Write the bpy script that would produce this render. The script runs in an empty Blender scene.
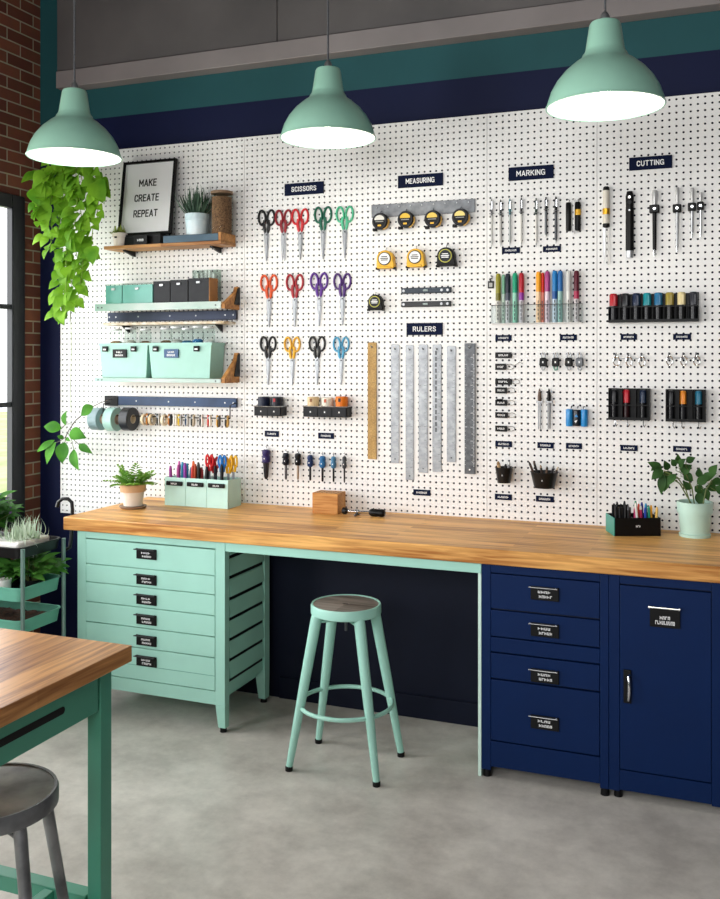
import bpy, bmesh, math, random
from mathutils import Vector, Matrix
PI = math.pi
R = math.radians
S = bpy.context.scene
COL = S.collection
random.seed(7)

# ------------------------------------------------------------------ camera
EYE, YAW, FPX, HOR = 1.6475, R(21.3687), 940.4, 357.1      # eye height, turn to the left, focal length in px, horizon row
cam_d = bpy.data.cameras.new('camera')
cam = bpy.data.objects.new('camera', cam_d)
COL.objects.link(cam)
cam.location = (0, 0, EYE)
cam.rotation_euler = (R(90), 0, YAW)
cam_d.sensor_fit = 'HORIZONTAL'
cam_d.sensor_width = 36
cam_d.lens = FPX / 720 * 36
cam_d.shift_y = -(449.5 - HOR) / 720
cam_d.clip_start = 0.05
S.camera = cam

# ------------------------------------------------------------------ world, daylight, exposure
w = bpy.data.worlds.new('world')
S.world = w
w.use_nodes = True
bg = w.node_tree.nodes['Background']
bg.inputs['Color'].default_value = (0.93, 0.96, 1.0, 1)
bg.inputs['Strength'].default_value = 2.2


def area_light(name, loc, rot, sx, sy, power, color=(1, 1, 1)):
    d = bpy.data.lights.new(name, 'AREA')
    d.shape = 'RECTANGLE'
    d.size, d.size_y, d.energy, d.color = sx, sy, power, color
    o = bpy.data.objects.new(name, d)
    o.location, o.rotation_euler = loc, rot
    COL.objects.link(o)
    return o


# daylight outside the two windows of the brick wall, plus an added fill light behind the camera
area_light('daylight_window_1', (-3.74, 3.05, 1.65), (0, R(-90), 0), 1.8, 2.0, 55, (1, 1, 1))
area_light('daylight_window_2', (-3.74, 0.3, 1.65), (0, R(-90), 0), 1.8, 2.0, 165, (1, 1, 1))
area_light('fill_front', (-1.2, -2.6, 2.5), (R(72), 0, R(-8)), 3.6, 2.0, 160, (0.98, 0.99, 1))  # added fill lamp inside the room, no window stands behind it
vs = S.view_settings
vs.view_transform = 'Standard'
vs.look = 'None'
vs.gamma = 1
vs.use_curve_mapping = False
vs.exposure = 0.0

# ------------------------------------------------------------------ helpers
SN, CS = math.sin(YAW), math.cos(YAW)


def at(px, py, Y):
    """point of the plane at distance Y (parallel to the pegboard wall) seen at a photo pixel"""
    u = (px - 360) / FPX
    k = CS + u * SN
    dep = Y / k
    return Vector((dep * (u * CS - SN), Y, EYE + (HOR - py) * dep / FPX))


YW = 4.277           # front face of the pegboard
YC = 3.615           # front of the cabinets


def sz(px, Y=YW):    # metres per pixel, upright
    return Y / (CS + (px - 360) / FPX * SN) / FPX


def lin(h):
    h = h.lstrip('#')
    c = [int(h[i:i + 2], 16) / 255 for i in (0, 2, 4)]
    return [x / 12.92 if x <= 0.04045 else ((x + 0.055) / 1.055) ** 2.4 for x in c] + [1]


MATS = {}


def mat(name, hexc, rough=0.5, metal=0.0, var=0.08, scale=18, bump=0.0, coat=0.0, emit=None, strength=0, ramp=None, spec=0.5):
    if name in MATS:
        return MATS[name]
    m = bpy.data.materials.new(name)
    m.use_nodes = True
    nt = m.node_tree
    b = nt.nodes['Principled BSDF']
    b.inputs['Roughness'].default_value = rough
    b.inputs['Metallic'].default_value = metal
    b.inputs['Coat Weight'].default_value = coat
    b.inputs['Specular IOR Level'].default_value = spec
    tc = nt.nodes.new('ShaderNodeTexCoord')
    n = nt.nodes.new('ShaderNodeTexNoise')
    n.inputs['Scale'].default_value = scale
    n.inputs['Detail'].default_value = 4
    nt.links.new(tc.outputs['Object'], n.inputs['Vector'])
    c = lin(hexc)
    cr = nt.nodes.new('ShaderNodeValToRGB')
    cr.color_ramp.elements[0].position = 0.3
    cr.color_ramp.elements[1].position = 0.7
    if ramp:
        cr.color_ramp.elements[0].color = lin(ramp)
        cr.color_ramp.elements[1].color = c
    else:
        cr.color_ramp.elements[0].color = [x * (1 - var) for x in c[:3]] + [1]
        cr.color_ramp.elements[1].color = [min(1, x * (1 + var)) for x in c[:3]] + [1]
    nt.links.new(n.outputs['Fac'], cr.inputs['Fac'])
    nt.links.new(cr.outputs['Color'], b.inputs['Base Color'])
    if bump:
        bp = nt.nodes.new('ShaderNodeBump')
        bp.inputs['Strength'].default_value = bump
        bp.inputs['Distance'].default_value = 0.004
        nt.links.new(n.outputs['Fac'], bp.inputs['Height'])
        nt.links.new(bp.outputs['Normal'], b.inputs['Normal'])
    if emit:
        b.inputs['Emission Color'].default_value = lin(emit)
        b.inputs['Emission Strength'].default_value = strength
    MATS[name] = m
    return m


def leaf_mat(name, hexa, hexb, trans=0.35, scale=9):
    if name in MATS:
        return MATS[name]
    m = mat(name, hexa, 0.6, ramp=hexb, scale=scale, spec=0.2)
    nt = m.node_tree
    b = nt.nodes['Principled BSDF']
    cr = [n for n in nt.nodes if n.type == 'VALTORGB'][0]
    out = [n for n in nt.nodes if n.type == 'OUTPUT_MATERIAL'][0]
    t = nt.nodes.new('ShaderNodeBsdfTranslucent')
    mx = nt.nodes.new('ShaderNodeMixShader')
    mx.inputs['Fac'].default_value = trans
    nt.links.new(cr.outputs['Color'], t.inputs['Color'])
    nt.links.new(b.outputs['BSDF'], mx.inputs[1])
    nt.links.new(t.outputs['BSDF'], mx.inputs[2])
    nt.links.new(mx.outputs['Shader'], out.inputs['Surface'])
    return m


def glass_mat(name, tint='#ffffff', fac=0.2, rough=0.05, cap=0.35):
    """thin clear glass or acrylic"""
    if name in MATS:
        return MATS[name]
    m = bpy.data.materials.new(name)
    m.use_nodes = True
    nt = m.node_tree
    nt.nodes.remove(nt.nodes['Principled BSDF'])
    out = [n for n in nt.nodes if n.type == 'OUTPUT_MATERIAL'][0]
    t = nt.nodes.new('ShaderNodeBsdfTransparent')
    t.inputs['Color'].default_value = lin(tint)
    g = nt.nodes.new('ShaderNodeBsdfGlossy')
    g.inputs['Roughness'].default_value = rough
    fr = nt.nodes.new('ShaderNodeLayerWeight')
    fr.inputs['Blend'].default_value = fac
    mx = nt.nodes.new('ShaderNodeMixShader')
    lm = nt.nodes.new('ShaderNodeMath')
    lm.operation = 'MULTIPLY'
    lm.inputs[1].default_value = cap
    nt.links.new(fr.outputs['Fresnel'], lm.inputs[0])
    nt.links.new(lm.outputs[0], mx.inputs['Fac'])
    nt.links.new(t.outputs['BSDF'], mx.inputs[1])
    nt.links.new(g.outputs['BSDF'], mx.inputs[2])
    nt.links.new(mx.outputs['Shader'], out.inputs['Surface'])
    MATS[name] = m
    return m


def wood_mat(name, light, dark, axis='x', plank=0.042, length=0.9, rough=0.38, gscale=1.0):
    if name in MATS:
        return MATS[name]
    m = bpy.data.materials.new(name)
    m.use_nodes = True
    nt = m.node_tree
    N, Lk = nt.nodes.new, nt.links.new
    b = nt.nodes['Principled BSDF']
    b.inputs['Roughness'].default_value = rough
    b.inputs['Specular IOR Level'].default_value = 0.28
    tc = N('ShaderNodeTexCoord')
    mp = N('ShaderNodeMapping')
    if axis == 'y':
        mp.inputs['Rotation'].default_value = (0, 0, R(90))
    Lk(tc.outputs['Object'], mp.inputs['Vector'])
    br = N('ShaderNodeTexBrick')
    br.inputs['Scale'].default_value = 1
    br.inputs['Brick Width'].default_value = length
    br.inputs['Row Height'].default_value = plank
    br.inputs['Mortar Size'].default_value = 0.0006
    br.inputs['Mortar Smooth'].default_value = 0.3
    br.inputs['Color1'].default_value = (0, 0, 0, 1)
    br.inputs['Color2'].default_value = (1, 1, 1, 1)
    br.inputs['Mortar'].default_value = (0.1, 0.1, 0.1, 1)
    br.offset = 0.37
    Lk(mp.outputs['Vector'], br.inputs['Vector'])
    st = N('ShaderNodeMapping')
    st.inputs['Scale'].default_value = (2.6 * gscale, 46 * gscale, 46 * gscale)
    Lk(mp.outputs['Vector'], st.inputs['Vector'])
    n1 = N('ShaderNodeTexNoise')
    n1.inputs['Scale'].default_value = 1.4
    n1.inputs['Detail'].default_value = 6
    n1.inputs['Distortion'].default_value = 0.6
    Lk(st.outputs['Vector'], n1.inputs['Vector'])
    st2 = N('ShaderNodeMapping')
    st2.inputs['Scale'].default_value = (1.2, 9, 9)
    Lk(mp.outputs['Vector'], st2.inputs['Vector'])
    n2 = N('ShaderNodeTexNoise')
    n2.inputs['Scale'].default_value = 1.1
    n2.inputs['Detail'].default_value = 3
    Lk(st2.outputs['Vector'], n2.inputs['Vector'])
    a1 = N('ShaderNodeMath'); a1.operation = 'MULTIPLY_ADD'
    a1.inputs[1].default_value = 0.42
    Lk(br.outputs['Color'], a1.inputs[0])
    s1 = N('ShaderNodeMath'); s1.operation = 'MULTIPLY_ADD'
    s1.inputs[1].default_value = 1.15
    s1.inputs[2].default_value = -0.47
    Lk(n1.outputs['Fac'], s1.inputs[0])
    Lk(s1.outputs[0], a1.inputs[2])
    a2 = N('ShaderNodeMath'); a2.operation = 'MULTIPLY_ADD'
    a2.inputs[1].default_value = 0.7
    Lk(n2.outputs['Fac'], a2.inputs[0])
    Lk(a1.outputs[0], a2.inputs[2])
    cr = N('ShaderNodeValToRGB')
    cr.color_ramp.elements[0].position = 0.3
    cr.color_ramp.elements[0].color = lin(dark)
    cr.color_ramp.elements[1].position = 0.82
    cr.color_ramp.elements[1].color = lin(light)
    Lk(a2.outputs[0], cr.inputs['Fac'])
    # knots
    vo = N('ShaderNodeTexVoronoi')
    vo.inputs['Scale'].default_value = 2.3
    km = N('ShaderNodeMapping')
    km.inputs['Scale'].default_value = (1, 2.6, 2.6)
    Lk(mp.outputs['Vector'], km.inputs['Vector'])
    Lk(km.outputs['Vector'], vo.inputs['Vector'])
    kr = N('ShaderNodeValToRGB')
    kr.color_ramp.elements[0].position = 0.015
    kr.color_ramp.elements[0].color = (0.35, 0.3, 0.28, 1)
    kr.color_ramp.elements[1].position = 0.06
    kr.color_ramp.elements[1].color = (1, 1, 1, 1)
    Lk(vo.outputs['Distance'], kr.inputs['Fac'])
    mx = N('ShaderNodeMix'); mx.data_type = 'RGBA'; mx.blend_type = 'MULTIPLY'
    mx.inputs['Factor'].default_value = 1
    Lk(cr.outputs['Color'], mx.inputs['A'])
    Lk(kr.outputs['Color'], mx.inputs['B'])
    Lk(mx.outputs['Result'], b.inputs['Base Color'])
    MATS[name] = m
    return m


class MB:
    """collects shapes and links them as ONE mesh object"""

    def __init__(self):
        self.v, self.f, self.xf = [], [], None

    def add(self, vs_, fs):
        o = len(self.v)
        if self.xf is not None:
            vs_ = [self.xf @ Vector(p) for p in vs_]
        self.v += [tuple(p) for p in vs_]
        self.f += [tuple(i + o for i in f) for f in fs]
        return self

    def box(self, x0, y0, z0, x1, y1, z1):
        return self.add([(x0, y0, z0), (x1, y0, z0), (x1, y1, z0), (x0, y1, z0), (x0, y0, z1), (x1, y0, z1), (x1, y1, z1), (x0, y1, z1)],
                        [(0, 3, 2, 1), (4, 5, 6, 7), (0, 1, 5, 4), (1, 2, 6, 5), (2, 3, 7, 6), (3, 0, 4, 7)])

    def cyl(self, p0, p1, r0, r1=None, n=14):
        return self.tube([p0, p1], r0, n, radii=[r0, r0 if r1 is None else r1])

    def tube(self, pts, r, n=8, radii=None, closed=False, flat=None):
        pts = [Vector(p) for p in pts]
        k = len(pts)
        vs_, fs = [], []
        up = None
        for i, p in enumerate(pts):
            if closed:
                t = pts[(i + 1) % k] - pts[i - 1]
            else:
                t = pts[min(i + 1, k - 1)] - pts[max(i - 1, 0)]
            t.normalize()
            if up is None:
                up = Vector((0, 1, 0)) if abs(t.y) < 0.9 else Vector((1, 0, 0))
            a = t.cross(up)
            a.normalize()
            b = a.cross(t)
            b.normalize()
            up = b
            rr = radii[i] if radii else r
            for j in range(n):
                q = 2 * PI * (j + 0.5) / n
                fx, fy = (flat if flat else (1, 1))
                vs_.append(p + a * math.cos(q) * rr * fx + b * math.sin(q) * rr * fy)
        seg = k if closed else k - 1
        for i in range(seg):
            for j in range(n):
                a0, a1 = i * n + j, i * n + (j + 1) % n
                b0, b1 = ((i + 1) % k) * n + j, ((i + 1) % k) * n + (j + 1) % n
                fs.append((a0, b0, b1, a1))
        if not closed:
            fs.append(tuple(range(n)))
            fs.append(tuple((k - 1) * n + j for j in reversed(range(n))))
        return self.add(vs_, fs)

    def lathe(self, prof, n=32, c=(0, 0, 0), axis='z', loop=False):
        vs_, fs = [], []
        for (r, h) in prof:
            for j in range(n):
                q = 2 * PI * j / n
                x, y = r * math.cos(q), r * math.sin(q)
                p = (x, y, h) if axis == 'z' else ((x, h, y) if axis == 'y' else (h, x, y))
                vs_.append((p[0] + c[0], p[1] + c[1], p[2] + c[2]))
        k = len(prof)
        for i in range(k if loop else k - 1):
            for j in range(n):
                i2 = (i + 1) % k
                fs.append((i * n + j, i * n + (j + 1) % n, i2 * n + (j + 1) % n, i2 * n + j))
        if not loop:
            if prof[0][0] > 1e-6:
                fs.append(tuple(reversed(range(n))))
            if prof[-1][0] > 1e-6:
                fs.append(tuple((k - 1) * n + j for j in range(n)))
        return self.add(vs_, fs)

    def open_lathe(self, prof, n=32, c=(0, 0, 0), axis='z'):
        k0 = len(self.f)
        self.lathe(prof, n, c, axis)
        self.f = [f for i, f in enumerate(self.f) if i < k0 or len(f) <= 4]
        return self

    def prism(self, poly, y0, y1, plane='xz'):
        k = len(poly)
        f = (lambda p, y: (p[0], y, p[1])) if plane == 'xz' else ((lambda p, y: (p[0], p[1], y)) if plane == 'xy' else (lambda p, y: (y, p[0], p[1])))
        vs_ = [f(p, y0) for p in poly] + [f(p, y1) for p in poly]
        fs = [tuple(range(k)), tuple(reversed(range(k, 2 * k)))]
        fs += [(i, i + k, (i + 1) % k + k, (i + 1) % k) for i in range(k)]
        return self.add(vs_, fs)

    def ball(self, c, r, n=12, sc=(1, 1, 1)):
        m = n // 2
        vs_, fs = [], []
        for i in range(1, m):
            a = PI * i / m
            for j in range(n):
                q = 2 * PI * j / n
                vs_.append((c[0] + r * sc[0] * math.sin(a) * math.cos(q), c[1] + r * sc[1] * math.sin(a) * math.sin(q), c[2] + r * sc[2] * math.cos(a)))
        t, b = len(vs_), len(vs_) + 1
        vs_ += [(c[0], c[1], c[2] + r * sc[2]), (c[0], c[1], c[2] - r * sc[2])]
        for i in range(m - 2):
            for j in range(n):
                fs.append((i * n + j, (i + 1) * n + j, (i + 1) * n + (j + 1) % n, i * n + (j + 1) % n))
        for j in range(n):
            fs.append((t, j, (j + 1) % n))
            fs.append((b, (m - 2) * n + (j + 1) % n, (m - 2) * n + j))
        return self.add(vs_, fs)

    def leaf(self, base, tip, width, nrm=(0, -1, 0), kind='oval', sag=0.12, fold=0.18, n=7):
        base, tip = Vector(base), Vector(tip)
        d = tip - base
        L = d.length
        if L < 1e-6:
            return self
        d /= L
        nn = Vector(nrm)
        s = d.cross(nn)
        if s.length < 1e-3:
            s = d.cross(Vector((1, 0, 0.3)))
        s.normalize()
        nn = s.cross(d)
        vs_, fs = [], []
        for i in range(n + 1):
            t = i / n
            if kind == 'heart':
                wd = (1.0 - (1 - t / 0.28) ** 2 * 0.55) if t < 0.28 else max(0.0, math.cos(PI / 2 * (t - 0.28) / 0.72)) ** 0.9
            elif kind == 'blade':
                wd = math.sin(PI * (0.12 + 0.88 * t) ** 0.75) if t < 1 else 0
            else:
                wd = math.sin(PI * t ** 0.8)
            wd = max(0.02, wd) * width / 2
            c = base + d * L * t + nn * (sag * L * (4 * t * (1 - t)) * 0.6 - sag * L * t * t)
            vs_ += [c - s * wd + nn * fold * wd, c, c + s * wd + nn * fold * wd]
        for i in range(n):
            o = i * 3
            fs += [(o, o + 1, o + 4, o + 3), (o + 1, o + 2, o + 5, o + 4)]
        return self.add(vs_, fs)

    def build(self, name, m, parent=None, loc=None, bevel=0, smooth=True, seg=2, recalc=True, ang=38):
        me = bpy.data.meshes.new(name)
        me.from_pydata(self.v, [], self.f)
        if recalc:
            bm = bmesh.new()
            bm.from_mesh(me)
            bmesh.ops.recalc_face_normals(bm, faces=bm.faces)
            bm.to_mesh(me)
            bm.free()
        if smooth:
            me.shade_smooth()
            me.set_sharp_from_angle(angle=R(ang))
        me.materials.append(m)
        o = bpy.data.objects.new(name, me)
        COL.objects.link(o)
        if parent is not None:
            o.parent = parent
        if loc is not None:
            o.location = loc
        if bevel:
            md = o.modifiers.new('bevel', 'BEVEL')
            md.width, md.segments, md.limit_method, md.angle_limit = bevel, seg, 'ANGLE', R(40)
            md.harden_normals = False
        return o


def tag(o, label=None, cat=None, group=None, kind=None):
    if label: o['label'] = label
    if cat: o['category'] = cat
    if group: o['group'] = group
    if kind: o['kind'] = kind
    return o


def thing(name, label, cat, loc=(0, 0, 0), group=None, rz=0):
    o = bpy.data.objects.new(name, None)
    o.empty_display_size = 0.05
    COL.objects.link(o)
    o.location = loc
    o.rotation_euler = (0, 0, rz)
    return tag(o, label, cat, group)


def struct(name, mb, m, **k):
    o = mb.build(name, m, **k)
    o['kind'] = 'structure'
    return o


def dup(root, loc, label=None, rz=None):
    r = root.copy()
    COL.objects.link(r)
    r.location = loc
    if rz is not None:
        r.rotation_euler = (0, 0, rz)
    if label: r['label'] = label
    for ch in list(root.children):
        c = ch.copy()
        COL.objects.link(c)
        c.parent = r
        for g in list(ch.children):
            d = g.copy()
            COL.objects.link(d)
            d.parent = c
    return r


GLYPH = {
    'M': (0.72, [[(0, 0), (0, 1), (.36, .35), (.72, 1), (.72, 0)]]),
    'A': (0.62, [[(0, 0), (.31, 1), (.62, 0)], [(.12, .28), (.50, .28)]]),
    'K': (0.58, [[(0, 0), (0, 1)], [(.55, 1), (.03, .42)], [(.2, .6), (.58, 0)]]),
    'E': (0.48, [[(.48, 1), (0, 1), (0, 0), (.48, 0)], [(0, .52), (.42, .52)]]),
    'C': (0.55, [[(.55, .74), (.5, .93), (.28, 1), (.08, .93), (0, .75), (0, .25), (.08, .07), (.28, 0), (.5, .07), (.55, .26)]]),
    'R': (0.57, [[(0, 0), (0, 1), (.35, 1), (.51, .92), (.55, .75), (.51, .58), (.35, .5), (0, .5)], [(.3, .5), (.57, 0)]]),
    'T': (0.58, [[(0, 1), (.58, 1)], [(.29, 1), (.29, 0)]]),
    'P': (0.55, [[(0, 0), (0, 1), (.35, 1), (.51, .92), (.55, .75), (.51, .58), (.35, .48), (0, .48)]]),
    'S': (0.54, [[(.52, .79), (.45, .94), (.28, 1), (.1, .95), (.03, .78), (.1, .6), (.45, .42), (.54, .25), (.46, .06), (.28, 0), (.1, .05), (0, .22)]]),
    'I': (0.02, [[(.01, 0), (.01, 1)]]),
    'O': (0.56, [[(.28, 1), (.08, .93), (0, .75), (0, .25), (.08, .07), (.28, 0), (.48, .07), (.56, .25), (.56, .75), (.48, .93), (.28, 1)]]),
    'U': (0.55, [[(0, 1), (0, .25), (.09, .07), (.28, 0), (.46, .07), (.55, .25), (.55, 1)]]),
    'L': (0.46, [[(0, 1), (0, 0), (.46, 0)]]),
    'N': (0.58, [[(0, 0), (0, 1), (.58, 0), (.58, 1)]]),
    'G': (0.64, [[(.60, .86), (.46, .97), (.28, 1), (.08, .92), (0, .75), (0, .25), (.08, .08), (.28, 0), (.62, .03), (.62, .44), (.38, .44)]]),
}


def text_part(name, body, width, height, m, parent, loc, depth=0.0012, bold=0.085):
    """raised bold condensed capitals centred on loc, facing -Y"""
    gap = 0.30
    total = sum(GLYPH[ch][0] for ch in body) + gap * (len(body) - 1)
    kx, kz = (width - 2 * bold * height) / total, height * (1 - 2 * bold)
    t = bold * height
    mb = MB()
    x0 = -total * kx / 2
    n = 0
    for ch in body:
        wd, strokes = GLYPH[ch]
        for st_ in strokes:
            pts = [Vector((x0 + p[0] * kx, p[1] * kz - kz / 2)) for p in st_]
            for a, b in zip(pts, pts[1:]):
                d = (b - a).normalized()
                o = Vector((-d.y, d.x)) * t
                a_, b_ = a - d * t * 0.8, b + d * t * 0.8
                n += 1
                e = 0.00001 * (n % 7)
                mb.prism([tuple(a_ - o), tuple(b_ - o), tuple(b_ + o), tuple(a_ + o)], -depth - e, -0.00005)
        x0 += (wd + gap) * kx
    return mb.build(name, m, parent, loc, smooth=False)


def squiggle(mb, x0, x1, z0, z1, y, seed, n=6):
    """worn, unreadable small white print: a run of broken strokes"""
    rn = random.Random(seed)
    step = (x1 - x0) / n
    t = (z1 - z0)
    for i in range(n):
        a = x0 + i * step
        b = a + step * 0.78
        mb.box(a, y - 0.0006, z0, a + step * 0.26, y, z1)
        k = rn.choice((0, 1, 2))
        zz = (z0 + t * 0.72, z0 + t * 0.36, z0)[k]
        mb.box(a, y - 0.0006, zz, b, y, zz + t * 0.28)
        if rn.random() < 0.7:
            mb.box(b - step * 0.24, y - 0.0006, z0 + t * 0.1 * k, b, y, z1 - t * 0.15 * (2 - k))


# ------------------------------------------------------------------ materials
MINT = mat('mint_paint', '#a2d6c6', 0.42, var=0.04, scale=5, bump=0.02, coat=0.1)
MINTD = mat('mint_bench_paint', '#45937a', 0.42, var=0.06, scale=6)
MINTP = mat('mint_plastic', '#9ac8bb', 0.38, var=0.03)
MINTL = mat('mint_light', '#bfe6d6', 0.4, var=0.05)
NAVY = mat('navy_paint', '#021f4b', 0.45, var=0.06, scale=5, spec=0.15)
NAVYM = mat('navy_metal', '#142746', 0.4, 0.2, var=0.15, scale=30)
TEAL = mat('teal_glass', '#5fae9f', 0.25, var=0.1, scale=14)
BLACK = mat('black_plastic', '#070708', 0.42, var=0.2, spec=0.22)
BLACKM = mat('black_metal', '#0b0c0e', 0.42, 0.2, var=0.2)
DGREY = mat('charcoal_plastic', '#2a2b2f', 0.55, var=0.12, scale=25, spec=0.25)
WHITE = mat('white_paint', '#f2f1ee', 0.45, var=0.02)
INK = mat('black_ink', '#101114', 0.6, var=0.02)
CHALK = mat('white_print', '#f4f4f4', 0.6, var=0.02)
STEEL = mat('brushed_steel', '#a9abad', 0.36, 0.85, var=0.14, scale=60)
CHROME = mat('chrome', '#dadcde', 0.12, 1.0, var=0.05)
DSTEEL = mat('dark_steel', '#595b5e', 0.4, 0.7, var=0.3, scale=60)
KRAFT = mat('kraft_board', '#a9743f', 0.7, var=0.15, scale=25)
CREAM = mat('cream_wood', '#d8c7a4', 0.6, ramp='#8d7a5c', scale=12)
OAK = wood_mat('oak_shelf', '#cd9a62', '#8a5a30', 'x', 0.2, 1.5, 0.5)
OAKB = wood_mat('oak_block', '#d9a25e', '#a86d33', 'x', 0.2, 1.5, 0.5, 1.5)
BUTCHER = wood_mat('butcher_block_bench', '#efb76a', '#a3652b', 'x', 0.046, 0.8, 0.4)
BUTCHER_T = wood_mat('butcher_block_table', '#d69b5e', '#7d4824', 'y', 0.06, 0.8, 0.3)
PEG = mat('white_pegboard_paint', '#efeeec', 0.5, var=0.02, scale=3)
SOIL = mat('dark_soil', '#3a281c', 0.95, ramp='#1b120d', scale=60, bump=0.5)
LEAF_A = leaf_mat('pothos_leaf', '#93c435', '#558f20', 0.4, 7)
LEAF_B = leaf_mat('deep_green_leaf', '#4d8a33', '#2c5a22', 0.25)
LEAF_C = leaf_mat('grey_green_leaf', '#56705a', '#2f4738', 0.15)
LEAF_D = leaf_mat('fresh_fern_leaf', '#6da13e', '#477a26', 0.3)
LEAF_W = leaf_mat('pale_spidery_leaf', '#e4ecdf', '#b8cfae', 0.3)
STEM = mat('brown_green_stem', '#5d6a35', 0.6, var=0.2)
TWIG = mat('grey_brown_twig', '#5b5450', 0.7, var=0.2)
CLEAR = glass_mat('clear_glass', '#f2f7f5', 0.15)
ACRYL = glass_mat('clear_acrylic', '#f8fafa', 0.08, 0.08)


def col(hexc, rough=0.4):
    return mat('plastic_' + hexc.strip('#'), hexc, rough, var=0.05, spec=0.3)


# ------------------------------------------------------------------ the setting
XL = -3.631                 # brick wall
YB = YW + 0.028             # painted wall behind the pegboard
XR = 1.6
ZC = 3.95


def floor_mat():
    m = bpy.data.materials.new('polished_concrete')
    m.use_nodes = True
    nt = m.node_tree
    N, Lk = nt.nodes.new, nt.links.new
    b = nt.nodes['Principled BSDF']
    tc = N('ShaderNodeTexCoord')
    n1 = N('ShaderNodeTexNoise'); n1.inputs['Scale'].default_value = 1.7; n1.inputs['Detail'].default_value = 8; n1.inputs['Roughness'].default_value = 0.62
    n2 = N('ShaderNodeTexNoise'); n2.inputs['Scale'].default_value = 9; n2.inputs['Detail'].default_value = 8; n2.inputs['Roughness'].default_value = 0.7
    n3 = N('ShaderNodeTexNoise'); n3.inputs['Scale'].default_value = 5; n3.inputs['Detail'].default_value = 3
    for n in (n1, n2, n3):
        Lk(tc.outputs['Object'], n.inputs['Vector'])
    ad = N('ShaderNodeMath'); ad.operation = 'MULTIPLY_ADD'; ad.inputs[1].default_value = 0.55
    Lk(n2.outputs['Fac'], ad.inputs[0])
    Lk(n1.outputs['Fac'], ad.inputs[2])
    cr = N('ShaderNodeValToRGB')
    e = cr.color_ramp.elements
    e[0].position, e[0].color = 0.60, lin('#b0aba3')
    e[1].position, e[1].color = 1.0, lin('#e6e1d8')
    Lk(ad.outputs[0], cr.inputs['Fac'])
    Lk(cr.outputs['Color'], b.inputs['Base Color'])
    rr = N('ShaderNodeMapRange')
    rr.inputs['To Min'].default_value = 0.22
    rr.inputs['To Max'].default_value = 0.5
    Lk(n3.outputs['Fac'], rr.inputs['Value'])
    Lk(rr.outputs['Result'], b.inputs['Roughness'])
    bp = N('ShaderNodeBump'); bp.inputs['Strength'].default_value = 0.05; bp.inputs['Distance'].default_value = 0.01
    Lk(n2.outputs['Fac'], bp.inputs['Height'])
    Lk(bp.outputs['Normal'], b.inputs['Normal'])
    return m


struct('floor', MB().box(XL - 0.1, -3.2, -0.08, XR, YB + 0.2, 0), floor_mat(), smooth=False)
struct('ceiling', MB().box(XL - 0.1, -3.2, ZC, XR, YB + 0.2, ZC + 0.1), mat('dark_ceiling', '#3b3c3e', 0.8), smooth=False)


def painted_wall():
    """navy paint below, one teal band above it"""
    m = bpy.data.materials.new('navy_and_teal_paint')
    m.use_nodes = True
    nt = m.node_tree
    N, Lk = nt.nodes.new, nt.links.new
    b = nt.nodes['Principled BSDF']
    b.inputs['Roughness'].default_value = 0.6
    b.inputs['Specular IOR Level'].default_value = 0.25
    g = N('ShaderNodeNewGeometry')
    sp = N('ShaderNodeSeparateXYZ')
    Lk(g.outputs['Position'], sp.inputs['Vector'])
    gt = N('ShaderNodeMath'); gt.operation = 'GREATER_THAN'; gt.inputs[1].default_value = 2.963
    Lk(sp.outputs['Z'], gt.inputs[0])
    tc = N('ShaderNodeTexCoord')
    n = N('ShaderNodeTexNoise'); n.inputs['Scale'].default_value = 4
    Lk(tc.outputs['Object'], n.inputs['Vector'])
    mx = N('ShaderNodeMix'); mx.data_type = 'RGBA'
    mx.inputs['A'].default_value = lin('#03103a')
    mx.inputs['B'].default_value = lin('#22555a')
    Lk(gt.outputs[0], mx.inputs['Factor'])
    m2 = N('ShaderNodeMix'); m2.data_type = 'RGBA'; m2.blend_type = 'MULTIPLY'
    m2.inputs['Factor'].default_value = 0.25
    Lk(mx.outputs['Result'], m2.inputs['A'])
    Lk(n.outputs['Fac'], m2.inputs['B'])
    Lk(m2.outputs['Result'], b.inputs['Base Color'])
    return m


struct('wall_back', MB().box(XL - 0.1, YB, 0, XR, YB + 0.2, ZC), painted_wall(), smooth=False)
# navy wall of the knee space under the bench, with its skirting
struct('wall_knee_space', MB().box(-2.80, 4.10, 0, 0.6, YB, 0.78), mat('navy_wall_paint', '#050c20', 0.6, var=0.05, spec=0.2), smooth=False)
struct('baseboard_back', MB().box(-2.02, 4.088, 0, -0.88, 4.10, 0.104), mat('navy_wall_paint', '#050c20'), bevel=0.003)


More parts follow.
